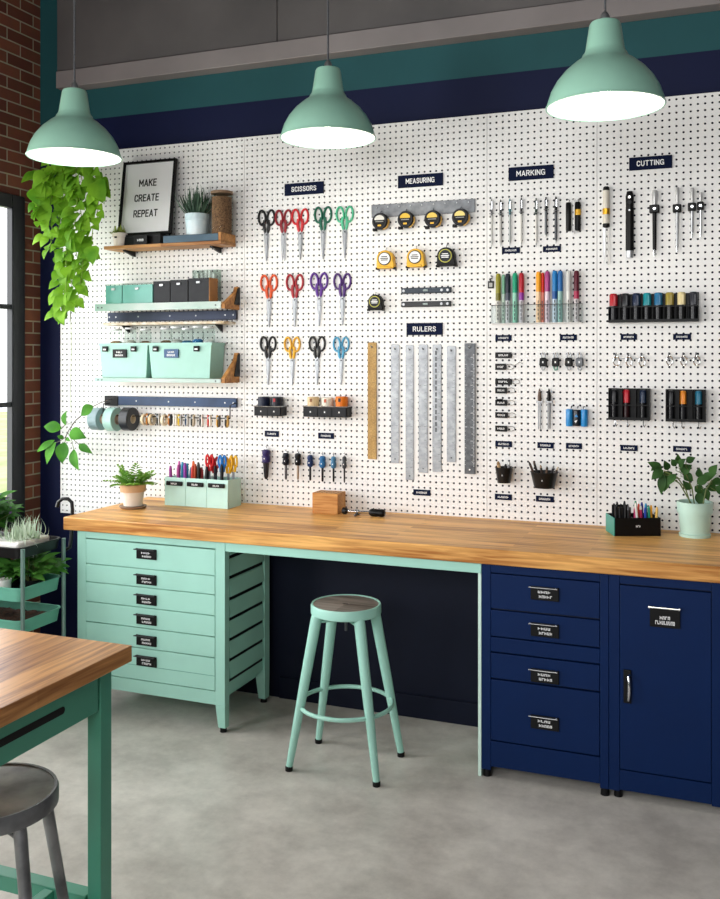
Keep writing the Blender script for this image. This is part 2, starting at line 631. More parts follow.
def brick_mat():
    m = bpy.data.materials.new('old_brick')
    m.use_nodes = True
    nt = m.node_tree
    N, Lk = nt.nodes.new, nt.links.new
    b = nt.nodes['Principled BSDF']
    b.inputs['Roughness'].default_value = 0.9
    g = N('ShaderNodeNewGeometry')
    sp = N('ShaderNodeSeparateXYZ')
    cb = N('ShaderNodeCombineXYZ')
    Lk(g.outputs['Position'], sp.inputs['Vector'])
    ad = N('ShaderNodeMath'); ad.operation = 'ADD'
    Lk(sp.outputs['X'], ad.inputs[0]); Lk(sp.outputs['Y'], ad.inputs[1])
    Lk(ad.outputs[0], cb.inputs['X']); Lk(sp.outputs['Z'], cb.inputs['Y'])
    br = N('ShaderNodeTexBrick')
    br.inputs['Scale'].default_value = 1
    br.inputs['Brick Width'].default_value = 0.205
    br.inputs['Row Height'].default_value = 0.066
    br.inputs['Mortar Size'].default_value = 0.0045
    br.inputs['Mortar Smooth'].default_value = 0.25
    br.inputs['Color1'].default_value = lin('#96573f')
    br.inputs['Color2'].default_value = lin('#6f3b2c')
    br.inputs['Mortar'].default_value = lin('#b9ac92')
    Lk(cb.outputs['Vector'], br.inputs['Vector'])
    n = N('ShaderNodeTexNoise'); n.inputs['Scale'].default_value = 22; n.inputs['Detail'].default_value = 6
    Lk(cb.outputs['Vector'], n.inputs['Vector'])
    m2 = N('ShaderNodeMix'); m2.data_type = 'RGBA'; m2.blend_type = 'MULTIPLY'
    m2.inputs['Factor'].default_value = 0.6
    Lk(br.outputs['Color'], m2.inputs['A']); Lk(n.outputs['Color'], m2.inputs['B'])
    gm = N('ShaderNodeMix'); gm.data_type = 'RGBA'; gm.blend_type = 'MIX'; gm.inputs['Factor'].default_value = 0.45
    Lk(m2.outputs['Result'], gm.inputs['A']); Lk(br.outputs['Color'], gm.inputs['B'])
    Lk(gm.outputs['Result'], b.inputs['Base Color'])
    bp = N('ShaderNodeBump'); bp.inputs['Strength'].default_value = 0.6; bp.inputs['Distance'].default_value = 0.006; bp.invert = True
    Lk(br.outputs['Fac'], bp.inputs['Height'])
    Lk(bp.outputs['Normal'], b.inputs['Normal'])
    return m


WZ0, WZ1 = 0.72, 2.53
WIN = [(1.95, 4.16), (-0.75, 1.35)]
wl = MB()
wl.box(XL - 0.1, -3.2, 0, XL, YB, WZ0).box(XL - 0.1, -3.2, WZ1, XL, YB, ZC)
ys = [-3.2] + [y for a, b in sorted(WIN) for y in (a, b)] + [YB]
for i in range(0, len(ys), 2):
    wl.box(XL - 0.1, ys[i], WZ0, XL, ys[i + 1], WZ1)
struct('wall_left', wl, brick_mat(), smooth=False)
GREYW = mat('dark_grey_wall', '#5c5d60', 0.8, var=0.04)
struct('unseen_wall_right', MB().box(XR, -3.2, 0, XR + 0.15, YB, ZC), GREYW, smooth=False)  # unseen right and front walls, added to cut fill and keep reflections dark
struct('unseen_wall_front', MB().box(XL - 0.1, -3.35, 0, XR + 0.15, -3.2, ZC), GREYW, smooth=False)
FRAME = mat('black_window_frame', '#16191d', 0.35, 0.3)
PANE = glass_mat('window_glass', '#ffffff', 0.08, 0.02, 0.12)
for i, (a, b) in enumerate(WIN):
    root = bpy.data.objects.new(f'window_{i + 1}', None)
    COL.objects.link(root)
    root.location = (XL, (a + b) / 2, WZ0)
    root['kind'] = 'structure'
    y0, y1, h = a - (a + b) / 2, b - (a + b) / 2, WZ1 - WZ0
    fr = MB()
    fr.box(-0.02, y0, 0, 0.02, y0 + 0.10, h).box(-0.02, y1 - 0.10, 0, 0.02, y1, h)
    fr.box(-0.02, y0 + 0.1, h - 0.075, 0.02, y1 - 0.1, h).box(-0.02, y0 + 0.1, 0, 0.02, y1 - 0.1, 0.075)
    fr.build('window_frame', FRAME, root, bevel=0.004)
    mu = MB()
    for k in range(1, 4):
        y = y0 + (y1 - y0) * k / 4
        mu.box(-0.018, y - 0.013, 0.07, 0.012, y + 0.013, h - 0.07)
    for z in (1.39 - WZ0, 1.92 - WZ0):
        mu.box(-0.018, y0 + 0.095, z - 0.013, 0.012, y1 - 0.095, z + 0.013)
    mu.build('glazing_bars', FRAME, root)
    MB().box(-0.012, y0 + 0.07, 0.07, -0.008, y1 - 0.07, h - 0.07).build('pane', PANE, root, smooth=False)
struct('ground_outside', MB().box(-40, -14, -0.35, XL - 0.14, 26, -0.25), mat('pale_lawn', '#c9cf9f', 0.9, ramp='#a3b072', scale=1.5), smooth=False)

# concrete beam with a steel lower flange along the top of the wall
bx0 = at(57, 80, 4.225).x
zf0, zf1 = at(250, 63.5, 4.215).z, at(250, 45, 4.215).z
BEAM = mat('weathered_grey_beam', '#605c5b', 0.6, ramp='#4d4a4a', scale=2.2, bump=0.1)
BEAM2 = mat('pale_grey_flange', '#837c7b', 0.6, var=0.1, scale=3)
seam = at(277, 20, 4.225).x
bm_ = MB().box(bx0, 4.225, zf1 + 0.004, seam - 0.002, YB, ZC).box(seam + 0.002, 4.225, zf1 + 0.004, XR, YB, ZC)
struct('trim_1', bm_, BEAM, bevel=0.002)
struct('trim_2', MB().box(bx0, 4.215, zf0, XR, YB, zf1), BEAM2, bevel=0.004)

# ------------------------------------------------------------------ pegboard panels with real holes
PITCH, HR, PT = 0.0290, 0.0052, 0.005


def pegboard(x0, x1, z0, z1):
    nx, nz = max(1, round((x1 - x0) / PITCH)), max(1, round((z1 - z0) / PITCH))
    px, pz = (x1 - x0) / nx, (z1 - z0) / nz
    v, f = [], []
    for j in range(nz + 1):
        for i in range(nx + 1):
            v.append((x0 + i * px, 0, z0 + j * pz))
    ring = [(HR * math.cos(PI * k / 4), HR * math.sin(PI * k / 4)) for k in range(8)]
    for j in range(nz):
        for i in range(nx):
            a = j * (nx + 1) + i
            c = (a, a + 1, a + nx + 2, a + nx + 1)        # bl, br, tr, tl
            cx, cz = x0 + (i + 0.5) * px, z0 + (j + 0.5) * pz
            o = len(v)
            v += [(cx + p[0], 0, cz + p[1]) for p in ring] + [(cx + p[0], PT, cz + p[1]) for p in ring]
            f += [(c[1], c[2], o + 1, o, o + 7), (c[2], c[3], o + 3, o + 2, o + 1), (c[3], c[0], o + 5, o + 4, o + 3), (c[0], c[1], o + 7, o + 6, o + 5)]
            f += [(o + k, o + (k + 1) % 8, o + 8 + (k + 1) % 8, o + 8 + k) for k in range(8)]
    o = len(v)
    v += [(x0, PT, z0), (x1, PT, z0), (x1, PT, z1), (x0, PT, z1), (x0, 0, z0), (x1, 0, z0), (x1, 0, z1), (x0, 0, z1)]
    f += [(o, o + 4, o + 7, o + 3), (o + 1, o + 2, o + 6, o + 5), (o + 3, o + 7, o + 6, o + 2), (o, o + 1, o + 5, o + 4)]
    mb = MB()
    mb.v, mb.f = v, f
    return mb


PZ0, PZ1 = 0.78, 2.775
px_edges = [at(60.5, 300, YW).x, at(244.5, 300, YW).x, at(487, 300, YW).x, at(597, 300, YW).x, 1.0]
plabel = ['white pegboard panel at the window end, behind the three shelves and the tape rolls',
          'white pegboard panel carrying the SCISSORS, MEASURING and RULERS signs',
          'narrow white pegboard panel carrying the MARKING sign',
          'white pegboard panel carrying the CUTTING sign']
for i in range(4):
    a, b = px_edges[i] + (0.0008 if i else 0), px_edges[i + 1] - 0.0008
    r = thing('pegboard_panel', plabel[i], 'pegboard', ((a + b) / 2, YW, PZ0))
    pegboard(a - (a + b) / 2, b - (a + b) / 2, 0, PZ1 - PZ0).build('perforated_board', PEG, r, smooth=False, recalc=False)
    for x in (a + 0.02, b - 0.02):
        MB().box(x - (a + b) / 2 - 0.014, PT, 0, x - (a + b) / 2 + 0.014, YB - YW, PZ1 - PZ0).build('mounting_rail', mat('dark_batten', '#202226', 0.7), r, smooth=False)

# ------------------------------------------------------------------ long wooden bench top
CX0, CX1, ZT, ZB_ = -2.895, 0.10, 0.90, 0.84
YF = 3.59
r = thing('worktop', 'long butcher block bench top running along the pegboard wall over the cabinets', 'worktop', (CX0, YF, ZB_))
MB().box(0, 0, 0, CX1 - CX0, YW - 0.001 - YF, ZT - ZB_).build('bench_top', BUTCHER, r, bevel=0.004)
lx, rx = -2.049, -0.902
r = thing('bench_rail', 'mint painted rail under the wooden bench top, spanning the knee space', 'rail', (lx, YC, 0.797))
MB().box(0.001, 0.001, 0, rx - lx - 0.001, 0.03, ZB_ - 0.7975).build('rail_bar', MINT, r, bevel=0.002)
r = thing('bench_end_panel', 'narrow pale mint upright panel against the navy drawer cabinet', 'panel', (rx - 0.014, YC + 0.031, 0))
MB().box(0, 0, 0, 0.013, 0.43, ZB_ - 0.0005).build('panel_sheet', mat('pale_mint_panel', '#cfeadd', 0.45, var=0.02), r, bevel=0.001)
MB().box(0, -0.03, 0, 0.013, -0.0005, 0.7965).build('panel_edge', mat('pale_mint_panel', '#cfeadd'), r, bevel=0.001)

# ------------------------------------------------------------------ mint drawer cabinet
KX0, KX1, KY0, KY1 = -2.834, -2.049, YC, 4.045
r = thing('drawer_cabinet', 'mint green metal cabinet of flat drawers under the left end of the bench', 'cabinet', ((KX0 + KX1) / 2, KY0, 0))
hw = (KX1 - KX0) / 2
KD = KY1 - KY0


def leg_post(sx, y0, y1):
    mb = MB()
    a, b = (hw - 0.048, hw) if sx > 0 else (-hw, -hw + 0.048)
    mb.box(a, y0, 0.12, b, y1, ZB_ - 0.001)
    i0, i1 = (a + 0.012, b) if sx > 0 else (a, b - 0.012)
    mb.add([(a, y0, 0.12), (b, y0, 0.12), (b, y1, 0.12), (a, y1, 0.12), (i0, y0 + 0.004, 0.02), (i1, y0 + 0.004, 0.02), (i1, y1 - 0.004, 0.02), (i0, y1 - 0.004, 0.02)],
           [(0, 1, 2, 3), (4, 7, 6, 5), (0, 4, 5, 1), (1, 5, 6, 2), (2, 6, 7, 3), (3, 7, 4, 0)])
    return mb


for sx in (-1, 1):
    for y0, y1 in ((0, 0.04), (KD - 0.05, KD)):
        p = leg_post(sx, y0, y1).build('leg', MINT, r, bevel=0.0015)
        cx = (hw - 0.018) * sx
        MB().lathe([(0.0, 0), (0.016, 0), (0.014, 0.02), (0, 0.02)], 14, (cx, (y0 + y1) / 2, 0)).build('foot', BLACK, p)
body = MB()
body.box(-hw + 0.048, 0.012, 0.122, hw - 0.048, KD, 0.80)
body.build('body', MINT, r)
MB().box(-hw + 0.048, 0.001, 0.806, hw - 0.048, 0.03, ZB_ - 0.001).build('top_rail', MINT, r, bevel=0.001)
MB().box(-hw + 0.048, 0.001, 0.119, hw - 0.048, 0.03, 0.178).build('bottom_rail', MINT, r, bevel=0.001)
# inner right side: sheet with louvre slots between front and rear posts
side = MB()
sx0, sx1 = hw - 0.046, hw - 0.010
zz = [0.15, 0.245, 0.335, 0.425, 0.515, 0.605, 0.70, 0.79]
side_panel = MB().box(sx0 + 0.03, 0.04, 0.16, sx1, KD - 0.05, 0.80).build('side_panel', MINT, r)
for z in zz[1:]:
    s_ = MB()
    s_.add([(sx1, 0.05, z - 0.022), (sx1 + 0.012, 0.05, z - 0.018), (sx1 + 0.012, KD - 0.058, z - 0.018), (sx1, KD - 0.058, z - 0.022),
            (sx1, 0.05, z + 0.052), (sx1 + 0.002, 0.05, z + 0.052), (sx1 + 0.002, KD - 0.058, z + 0.052), (sx1, KD - 0.058, z + 0.052)],
           [(0, 3, 2, 1), (4, 5, 6, 7), (0, 1, 5, 4), (1, 2, 6, 5), (2, 3, 7, 6), (3, 0, 4, 7)])
    s_.build('louvre', MINT, side_panel)
    MB().box(sx1 + 0.0002, 0.052, z - 0.036, sx1 + 0.003, KD - 0.06, z - 0.0225).build('slot', BLACK, side_panel, smooth=False)
zs = [0.803, 0.687, 0.603, 0.511, 0.418, 0.326, 0.180]
lab_px = [(147, 554), (147, 579.5), (147, 599.5), (147, 619.5), (147, 640.5), (147, 661)]
lx_ = at(147, 600, KY0).x - (KX0 + KX1) / 2


def holder(parent, x, z, y, wd, ht, seed, chrome=False):
    """black label holder with a small pull on top"""
    MB().box(x - wd / 2, y - 0.007, z - ht / 2, x + wd / 2, y, z + ht / 2).build('label_holder', BLACK, parent, bevel=0.0015)
    pl = MB()
    zt = z + ht / 2 + 0.002
    pl.cyl((x - wd / 2 - 0.006, y - 0.018, zt - 0.004), (x + wd / 2 - 0.004, y - 0.018, zt - 0.004), 0.0028, n=8)
    for q in (x - wd / 2, x + wd / 2 - 0.010):
        pl.cyl((q, y, zt - 0.004), (q, y - 0.018, zt - 0.004), 0.003, n=8)
    pl.build('pull', CHROME if chrome else BLACKM, parent)
    sq = MB()
    squiggle(sq, x - wd * 0.24, x + wd * 0.22, z + ht * 0.02, z + ht * 0.2, y - 0.0071, seed, 4)
    squiggle(sq, x - wd * 0.2, x + wd * 0.28, z - ht * 0.32, z - ht * 0.12, y - 0.0071, seed + 50, 5)
    sq.build('lettering', CHALK, parent, smooth=False)


for i in range(6):
    dr = MB().box(-hw + 0.050, -0.001, zs[i + 1] + 0.0022, hw - 0.050, 0.012, zs[i] - 0.0022).build('drawer', MINT, r, bevel=0.0012)
    if i == 5:
        MB().box(-hw + 0.050, -0.0016, 0.2455, hw - 0.050, -0.0009, 0.2475).build('crease', mat('dark_mint_line', '#5a9a83', 0.5), dr, smooth=False)
    zl = at(147, lab_px[i][1], KY0).z
    holder(dr, lx_, zl, -0.001, 0.105, 0.046, i)

# ------------------------------------------------------------------ navy cabinets
BXL, BXM, BXR = -0.902, -0.414, 0.045


def navy_post(r, a, b, y0, y1, foot):
    mb = MB().box(a, y0, 0.05 if foot else 0.036, b, y1, ZB_ - 0.001)
    p = mb.build('post', NAVY, r, bevel=0.0015)
    if foot:
        MB().box(a, y0, 0.012, b, y1, 0.052).build('foot', BLACK, p, bevel=0.001)
    return p


def front(name, r, x0, x1, z0, z1, y=0.0):
    return MB().box(x0 + 0.0016, y - 0.001, z0 + 0.0016, x1 - 0.0016, y + 0.02, z1 - 0.0016).build(name, NAVY, r, bevel=0.0015)


r = thing('drawer_cabinet', 'navy metal cabinet with four labelled drawers to the right of the knee space', 'cabinet', ((BXL + BXM) / 2, YC, 0))
hw = (BXM - BXL) / 2
d0, d1 = at(490.7, 600, YC).x - (BXL + BXM) / 2, at(600, 600, YC).x - (BXL + BXM) / 2
for a, b in ((-hw, d0), (d1, hw - 0.0015)):
    p = MB().box(a, 0, 0.03, b, 0.045, ZB_ - 0.001).build('post', NAVY, r, bevel=0.0015)
    MB().lathe([(0, 0), (0.017, 0), (0.015, 0.03), (0, 0.03)], 14, ((a + b) / 2, 0.022, 0)).build('foot', BLACK, p)
for a in (-hw, hw - 0.0365):
    p = MB().box(a, 0.40, 0.03, a + 0.035, 0.44, ZB_ - 0.001).build('post', NAVY, r, bevel=0.0015)
    MB().lathe([(0, 0), (0.017, 0), (0.015, 0.03), (0, 0.03)], 14, (a + 0.018, 0.42, 0)).build('foot', BLACK, p)
MB().box(d0 + 0.0005, 0.02, 0.046, d1 - 0.0005, 0.44, 0.835).build('body', mat('navy_shadow_gap', '#0b1735', 0.5), r)
MB().box(-hw + 0.002, 0.046, 0.06, d0, 0.399, 0.835).build('side_panel', NAVY, r)
MB().box(d0 + 0.0005, 0.0, 0.805, d1 - 0.0005, 0.02, 0.838).build('top_rail', NAVY, r, bevel=0.001)
MB().box(d0 + 0.0005, 0.0, 0.496, d1 - 0.0005, 0.02, 0.552).build('middle_rail', NAVY, r, bevel=0.002)
MB().box(d0 + 0.0005, 0.0, 0.046, d1 - 0.0005, 0.02, 0.145).build('bottom_rail', NAVY, r, bevel=0.001)
for i, (z0, z1, py) in enumerate(((0.664, 0.802, 593.5), (0.556, 0.660, 630), (0.392, 0.492, 676), (0.149, 0.388, 722.5))):
    dr = front('drawer', r, d0, d1, z0, z1)
    p = at(545, py, YC)
    holder(dr, p.x - (BXL + BXM) / 2, p.z, -0.001, 0.108, 0.052, 10 + i, True)

r = thing('door_cabinet', 'navy metal cabinet with one hinged door at the right end of the bench', 'cabinet', ((BXM + BXR) / 2, YC, 0))
ox = (BXM + BXR) / 2
hw = (BXR - BXM) / 2
d0, d1 = at(619.6, 600, YC).x - ox, at(711.7, 600, YC).x - ox
for a, b in ((-hw, d0), (d1, hw)):
    MB().box(a, 0, 0.03, b, 0.44, ZB_ - 0.001).build('post', NAVY, r, bevel=0.0015)
for a, y in ((-hw + 0.03, 0.03), (hw - 0.03, 0.03), (-hw + 0.03, 0.40), (hw - 0.03, 0.40)):
    MB().lathe([(0, 0), (0.016, 0), (0.014, 0.03), (0, 0.03)], 14, (a, y, 0)).build('foot', BLACK, r)
MB().box(d0 + 0.0005, 0.021, 0.036, d1 - 0.0005, 0.44, 0.835).build('body', mat('navy_shadow_gap', '#0b1735'), r)
MB().box(d0 + 0.0005, 0.0, 0.804, d1 - 0.0005, 0.02, 0.838).build('top_rail', NAVY, r, bevel=0.001)
MB().box(d0 + 0.0005, 0.0, 0.036, d1 - 0.0005, 0.02, 0.110).build('bottom_rail', NAVY, r, bevel=0.001)
door = front('door', r, d0, d1, 0.113, 0.80)
p = at(665, 617.5, YC)
MB().box(p.x - ox - 0.053, -0.008, p.z - 0.036, p.x - ox + 0.053, -0.001, p.z + 0.036).build('label_plate', BLACK, door, bevel=0.0015)
pl = MB().cyl((p.x - ox - 0.056, -0.022, p.z + 0.038), (p.x - ox + 0.054, -0.022, p.z + 0.038), 0.003, n=8)
for q in (-0.054, 0.050):
    pl.cyl((p.x - ox + q, -0.001, p.z + 0.038), (p.x - ox + q, -0.022, p.z + 0.038), 0.0045, n=8)
pl.build('plate_bar', CHROME, door)
sq = MB()
squiggle(sq, p.x - ox - 0.018, p.x - ox + 0.02, p.z - 0.006, p.z + 0.006, -0.0081, 71, 4)
squiggle(sq, p.x - ox - 0.034, p.x - ox + 0.036, p.z - 0.025, p.z - 0.011, -0.0081, 72, 9)
sq.build('lettering', CHALK, door, smooth=False)
p = at(627.5, 686, YC)
MB().box(p.x - ox - 0.014, -0.008, p.z - 0.062, p.x - ox + 0.014, -0.001, p.z + 0.062).build('handle_plate', BLACK, door, bevel=0.002)
x_, z_ = p.x - ox + 0.006, p.z
MB().tube([(x_, -0.008, z_ + 0.046), (x_, -0.028, z_ + 0.042), (x_ + 0.003, -0.036, z_ + 0.02), (x_ + 0.003, -0.036, z_ - 0.02), (x_, -0.028, z_ - 0.042), (x_, -0.008, z_ - 0.046)], 0.0055, 10).build('handle', CHROME, door)

# ------------------------------------------------------------------ stools
def stool(label, loc, zs_, rs, fx, fy, paint, seat_m, foot_m, rz=0, ring_z=0.246, lw=1.0):
    r = thing('stool', label, 'stool', loc, rz=rz)
    MB().lathe([(0.020, zs_ - 0.006), (rs - 0.012, zs_ - 0.006), (rs - 0.008, zs_ - 0.003), (rs - 0.010, zs_), (0.012, zs_), (0.012, zs_ - 0.006)], 48).build('seat', seat_m, r)
    MB().lathe([(0, zs_ - 0.010), (rs - 0.011, zs_ - 0.010), (rs - 0.010, zs_ + 0.002), (rs - 0.003, zs_ + 0.003), (rs, zs_ - 0.004), (rs, zs_ - 0.034), (rs - 0.006, zs_ - 0.038),
                (rs - 0.014, zs_ - 0.038), (rs - 0.014, zs_ - 0.014), (0, zs_ - 0.014)], 48).build('seat_rim', paint, r)
    MB().lathe([(0, zs_ - 0.008), (0.011, zs_ - 0.008), (0.011, zs_ - 0.0065), (0, zs_ - 0.0065)], 16).build('centre_hole', BLACK, r)
    for sx in (-1, 1):
        for sy in (-1, 1):
            top = Vector((sx * rs * 0.62, sy * rs * 0.58, zs_ - 0.02))
            bot = Vector((sx * fx, sy * fy, 0.012))
            d = bot - top
            mb = MB()
            mb.tube([top, top + d * 0.06, top + d * 0.5, bot], 0.02, 12, radii=[0.020 * lw, 0.0225 * lw, 0.020 * lw, 0.0135])
            lg = mb.build('leg', paint, r)
            MB().lathe([(0, 0), (0.015, 0), (0.0155, 0.016), (0.012, 0.02), (0, 0.02)], 14, (bot.x, bot.y, 0)).build('foot_cap', foot_m, lg)
    t = (zs_ - 0.02 - ring_z) / (zs_ - 0.032)
    rr = Vector((rs * 0.62 + (fx - rs * 0.62) * t, rs * 0.58 + (fy - rs * 0.58) * t, 0)).length - 0.004
    MB().tube([(rr * math.cos(2 * PI * k / 40), rr * math.sin(2 * PI * k / 40), ring_z) for k in range(40)], 0.0085, 10, closed=True).build('foot_ring', paint, r)
    b = MB()
    for a in (PI / 4, -PI / 4):
        q = Vector((math.cos(a), math.sin(a), 0)) * rs * 0.8
        b.cyl(q + Vector((0, 0, zs_ - 0.062)), -q + Vector((0, 0, zs_ - 0.062)), 0.005, n=8)
    b.build('cross_brace', paint, r)
    MB().lathe([(0, zs_ - 0.11), (0.006, zs_ - 0.11), (0.007, zs_ - 0.06), (0.007, zs_ - 0.014), (0, zs_ - 0.014)], 10).build('threaded_bolt', DSTEEL, r)
    return r


SEATW = wood_mat('grey_wood_seat', '#968d85', '#574e48', 'x', 0.3, 2.0, 0.45)
stool('mint metal stool with a grey wooden seat standing at the bench knee space', (-1.443, 3.532, 0), 0.648, 0.143, 0.186, 0.145, MINT, SEATW, BLACK)
WORN = mat('worn_dark_metal', '#b5b2ad', 0.36, 0.5, ramp='#4a4948', scale=9, bump=0.05)
WORN2 = mat('worn_gunmetal', '#8f9091', 0.38, 0.55, ramp='#58595b', scale=14)
stool('worn dark grey metal stool tucked beside the wooden worktable', (-1.578, 1.70, 0), 0.650, 0.152, 0.172, 0.172, WORN2, WORN, BLACK, rz=R(24), lw=0.66)

# ------------------------------------------------------------------ worktable at the left
TX1, TY1, TZ = -1.44, 2.057, 0.90
TX0, TY0 = -2.75, 0.75
r = thing('worktable', 'mint framed worktable with a thick wooden top in the left foreground', 'table', ((TX0 + TX1) / 2, (TY0 + TY1) / 2, 0))
ox, oy = (TX0 + TX1) / 2, (TY0 + TY1) / 2
hx, hy = (TX1 - TX0) / 2, (TY1 - TY0) / 2
MB().box(-hx, -hy, TZ - 0.042, hx, hy, TZ).build('tabletop', BUTCHER_T, r, bevel=0.002)
lx1, ly1 = hx - 0.034, hy - 0.04
for sx in (-1, 1):
    for sy in (-1, 1):
        a, b = sx * lx1, sx * (lx1 - 0.041)
        c, d = sy * ly1, sy * (ly1 - 0.045)
        MB().box(min(a, b), min(c, d), 0, max(a, b), max(c, d), TZ - 0.042).build('leg', MINTD, r, bevel=0.002)
for sx in (-1, 1):
    a, b = sx * (lx1 - 0.002), sx * (lx1 - 0.024)
    ap = MB().box(min(a, b), -ly1 + 0.053, 0.755, max(a, b), ly1 - 0.053, TZ - 0.0425).build('apron', MINTD, r, bevel=0.002)
    if sx > 0:
        pts = []
        y0, y1 = -0.45, ly1 - 0.19
        for k in range(9):
            q = -PI / 2 + PI * k / 8
            pts.append((y1 + 0.009 * math.cos(q), 0.806 + 0.009 * math.sin(q)))
        for k in range(9):
            q = PI / 2 + PI * k / 8
            pts.append((y0 + 0.009 * math.cos(q), 0.806 + 0.009 * math.sin(q)))
        MB().prism(pts, lx1 - 0.0035, lx1 - 0.0012, 'yz').build('slot', BLACK, ap, smooth=False)
for sy in (-1, 1):
    c, d = sy * (ly1 - 0.002), sy * (ly1 - 0.024)
    MB().box(-lx1 + 0.049, min(c, d), 0.755, lx1 - 0.049, max(c, d), TZ - 0.0425).build('apron', MINTD, r, bevel=0.002)
    MB().box(-lx1 + 0.049, min(c, sy * (ly1 - 0.045)), 0.235, lx1 - 0.049, max(c, sy * (ly1 - 0.045)), 0.275).build('stretcher', MINTD, r, bevel=0.002)
for a in (lx1 - 0.044, -lx1 + 0.004):
    MB().box(a, -ly1 + 0.053, 0.235, a + 0.040, ly1 - 0.053, 0.275).build('stretcher', MINTD, r, bevel=0.002)
MB().box(lx1 - 0.175, -ly1 + 0.046, 0.238, lx1 - 0.145, ly1 - 0.046, 0.272).build('foot_bar', MINTD, r, bevel=0.002)

# ------------------------------------------------------------------ pendant lamps
LSH = mat('mint_enamel', '#9dceb9', 0.3, var=0.02, coat=0.4)
LIN = mat('white_enamel', '#f7f7f2', 0.5, var=0.01)
BULB = mat('lit_bulb', '#fffaf0', 0.4, emit='#fff4e0', strength=14)
CORD = mat('grey_woven_cord', '#54565a', 0.8, var=0.3, scale=200)


def pendant(label, px, py, Y, rad):
    p = at(px, py, Y)
    r = thing('pendant_lamp', label, 'lamp', p, 'mint pendant lamps')
    k = rad / 0.2
    prof = [(0.200, 0.0), (0.1985, 0.012), (0.186, 0.050), (0.166, 0.085), (0.138, 0.118), (0.104, 0.146), (0.082, 0.160), (0.0765, 0.172), (0.070, 0.180), (0.0665, 0.190), (0.0535, 0.272), (0.049, 0.280), (0.015, 0.284)]
    MB().open_lathe([(a * k, b * k * 1.04) for a, b in prof], 64).build('lamp_shade', LSH, r)
    inn = [(0.1965, 0.001), (0.195, 0.012), (0.182, 0.050), (0.162, 0.085), (0.134, 0.118), (0.100, 0.144), (0.076, 0.158), (0.03, 0.165), (0.0, 0.166)]
    MB().open_lathe([(a * k, b * k * 1.04) for a, b in inn], 64).build('shade_lining', LIN, r)
    MB().tube([(rad * math.cos(2 * PI * q / 64), rad * math.sin(2 * PI * q / 64), 0.0) for q in range(64)], 0.0035, 8, closed=True).build('rim', LSH, r)
    MB().lathe([(0, 0.278 * k * 1.04), (0.016, 0.278 * k * 1.04), (0.016, 0.300 * k * 1.04), (0.010, 0.312 * k * 1.04), (0.006, 0.316 * k * 1.04), (0, 0.316 * k * 1.04)], 16).build('cord_grip', STEEL, r)
    MB().cyl((0, 0, 0.312 * k * 1.04), (0, 0, ZC - p.z), 0.0042, n=8).build('cord', CORD, r)
    MB().lathe([(0, ZC - p.z - 0.03), (0.045, ZC - p.z - 0.03), (0.05, ZC - p.z - 0.001), (0, ZC - p.z - 0.001)], 20).build('ceiling_cup', BLACKM, r)
    MB().lathe([(0, 0.125 * k), (0.024, 0.13 * k), (0.024, 0.163 * k), (0, 0.163 * k)], 16).build('socket', WHITE, r)
    MB().ball((0, 0, 0.088 * k), 0.040, 16, (1, 1, 1.1)).build('bulb', BULB, r)
    d = bpy.data.lights.new('bulb_light', 'POINT')
    d.energy, d.color, d.shadow_soft_size = 3, (1, 0.95, 0.86), 0.045
    o = bpy.data.objects.new('bulb_light', d)
    COL.objects.link(o)
    o.parent = r
    o.location = (0, 0, 0.03 * k)
    return r


pendant('mint enamel pendant lamp nearest the brick wall, above the trailing plant', 74.5, 157, 3.25, 0.192)
pendant('mint enamel pendant lamp in the middle, above the SCISSORS sign', 328, 138, 3.62, 0.198)
pendant('mint enamel pendant lamp farthest from the brick wall, above the MARKING sign', 605, 106.5, 3.27, 0.195)
# ------------------------------------------------------------------ signs and small label tags on the pegboard
SIGN = mat('navy_sign', '#041130', 0.65, var=0.03, spec=0.12)


def sign(word, px, py, wpx, hpx, label):
    a, b = at(px - wpx / 2, py, YW - 0.006), at(px + wpx / 2, py, YW - 0.006)
    c = at(px, py, YW)
    W, Hh = (b - a).x, hpx * sz(px)
    r = thing('sign', label, 'sign', (c.x, YW, c.z))
    MB().box(-W / 2, -0.006, -Hh / 2, W / 2, -0.0002, Hh / 2).build('sign_board', SIGN, r, bevel=0.001)
    text_part('lettering', word, W * 0.64, Hh * 0.42, CHALK, r, (0, -0.006, 0), bold=0.075)


sign('SCISSORS', 304.3, 188.8, 39, 12, 'navy sign reading SCISSORS in white letters on the pegboard')
sign('MEASURING', 420.5, 180.7, 45, 12.5, 'navy sign reading MEASURING in white letters on the pegboard')
sign('RULERS', 424.7, 329, 36, 12, 'navy sign reading RULERS in white letters on the pegboard')
sign('MARKING', 531, 173, 45, 13.5, 'navy sign reading MARKING in white letters on the pegboard')
sign('CUTTING', 650.5, 163, 43, 13, 'navy sign reading CUTTING in white letters on the pegboard')

TAGS = [
    (265, 279, 433.8, 'under the black holder with two dark tubs'),
    (318.5, 334, 435.8, 'under the black holder with the orange tub'),
    (413.5, 430.4, 492.5, 'under the hanging rulers'),
    (502, 520, 250.5, 'under the thin silver pens, on the scissors side'),
    (543, 561, 249, 'under the dark thin pens beside the two thick black markers'),
    (495.5, 511.7, 338, 'under the olive and navy end of the clear marker rack'),
    (560, 577, 337.5, 'under the blue and maroon end of the clear marker rack'),
    (495.4, 512, 444, 'at the foot of the column of small black clips'),
    (537.5, 553.7, 445.3, 'under the two compasses'),
    (566, 582, 446, 'under the bright blue spool set'),
    (495, 512, 497, 'under the smaller black cup'),
    (536, 554, 499, 'under the wider black cup of pencils'),
    (620.7, 637, 337, 'under the red and navy end of the eight marker rack'),
    (673, 691, 336.8, 'under the gold and cream end of the eight marker rack'),
    (620.5, 637.7, 448, 'under the black case with the red marker'),
    (673, 691, 449, 'under the black case with the orange marker'),
]
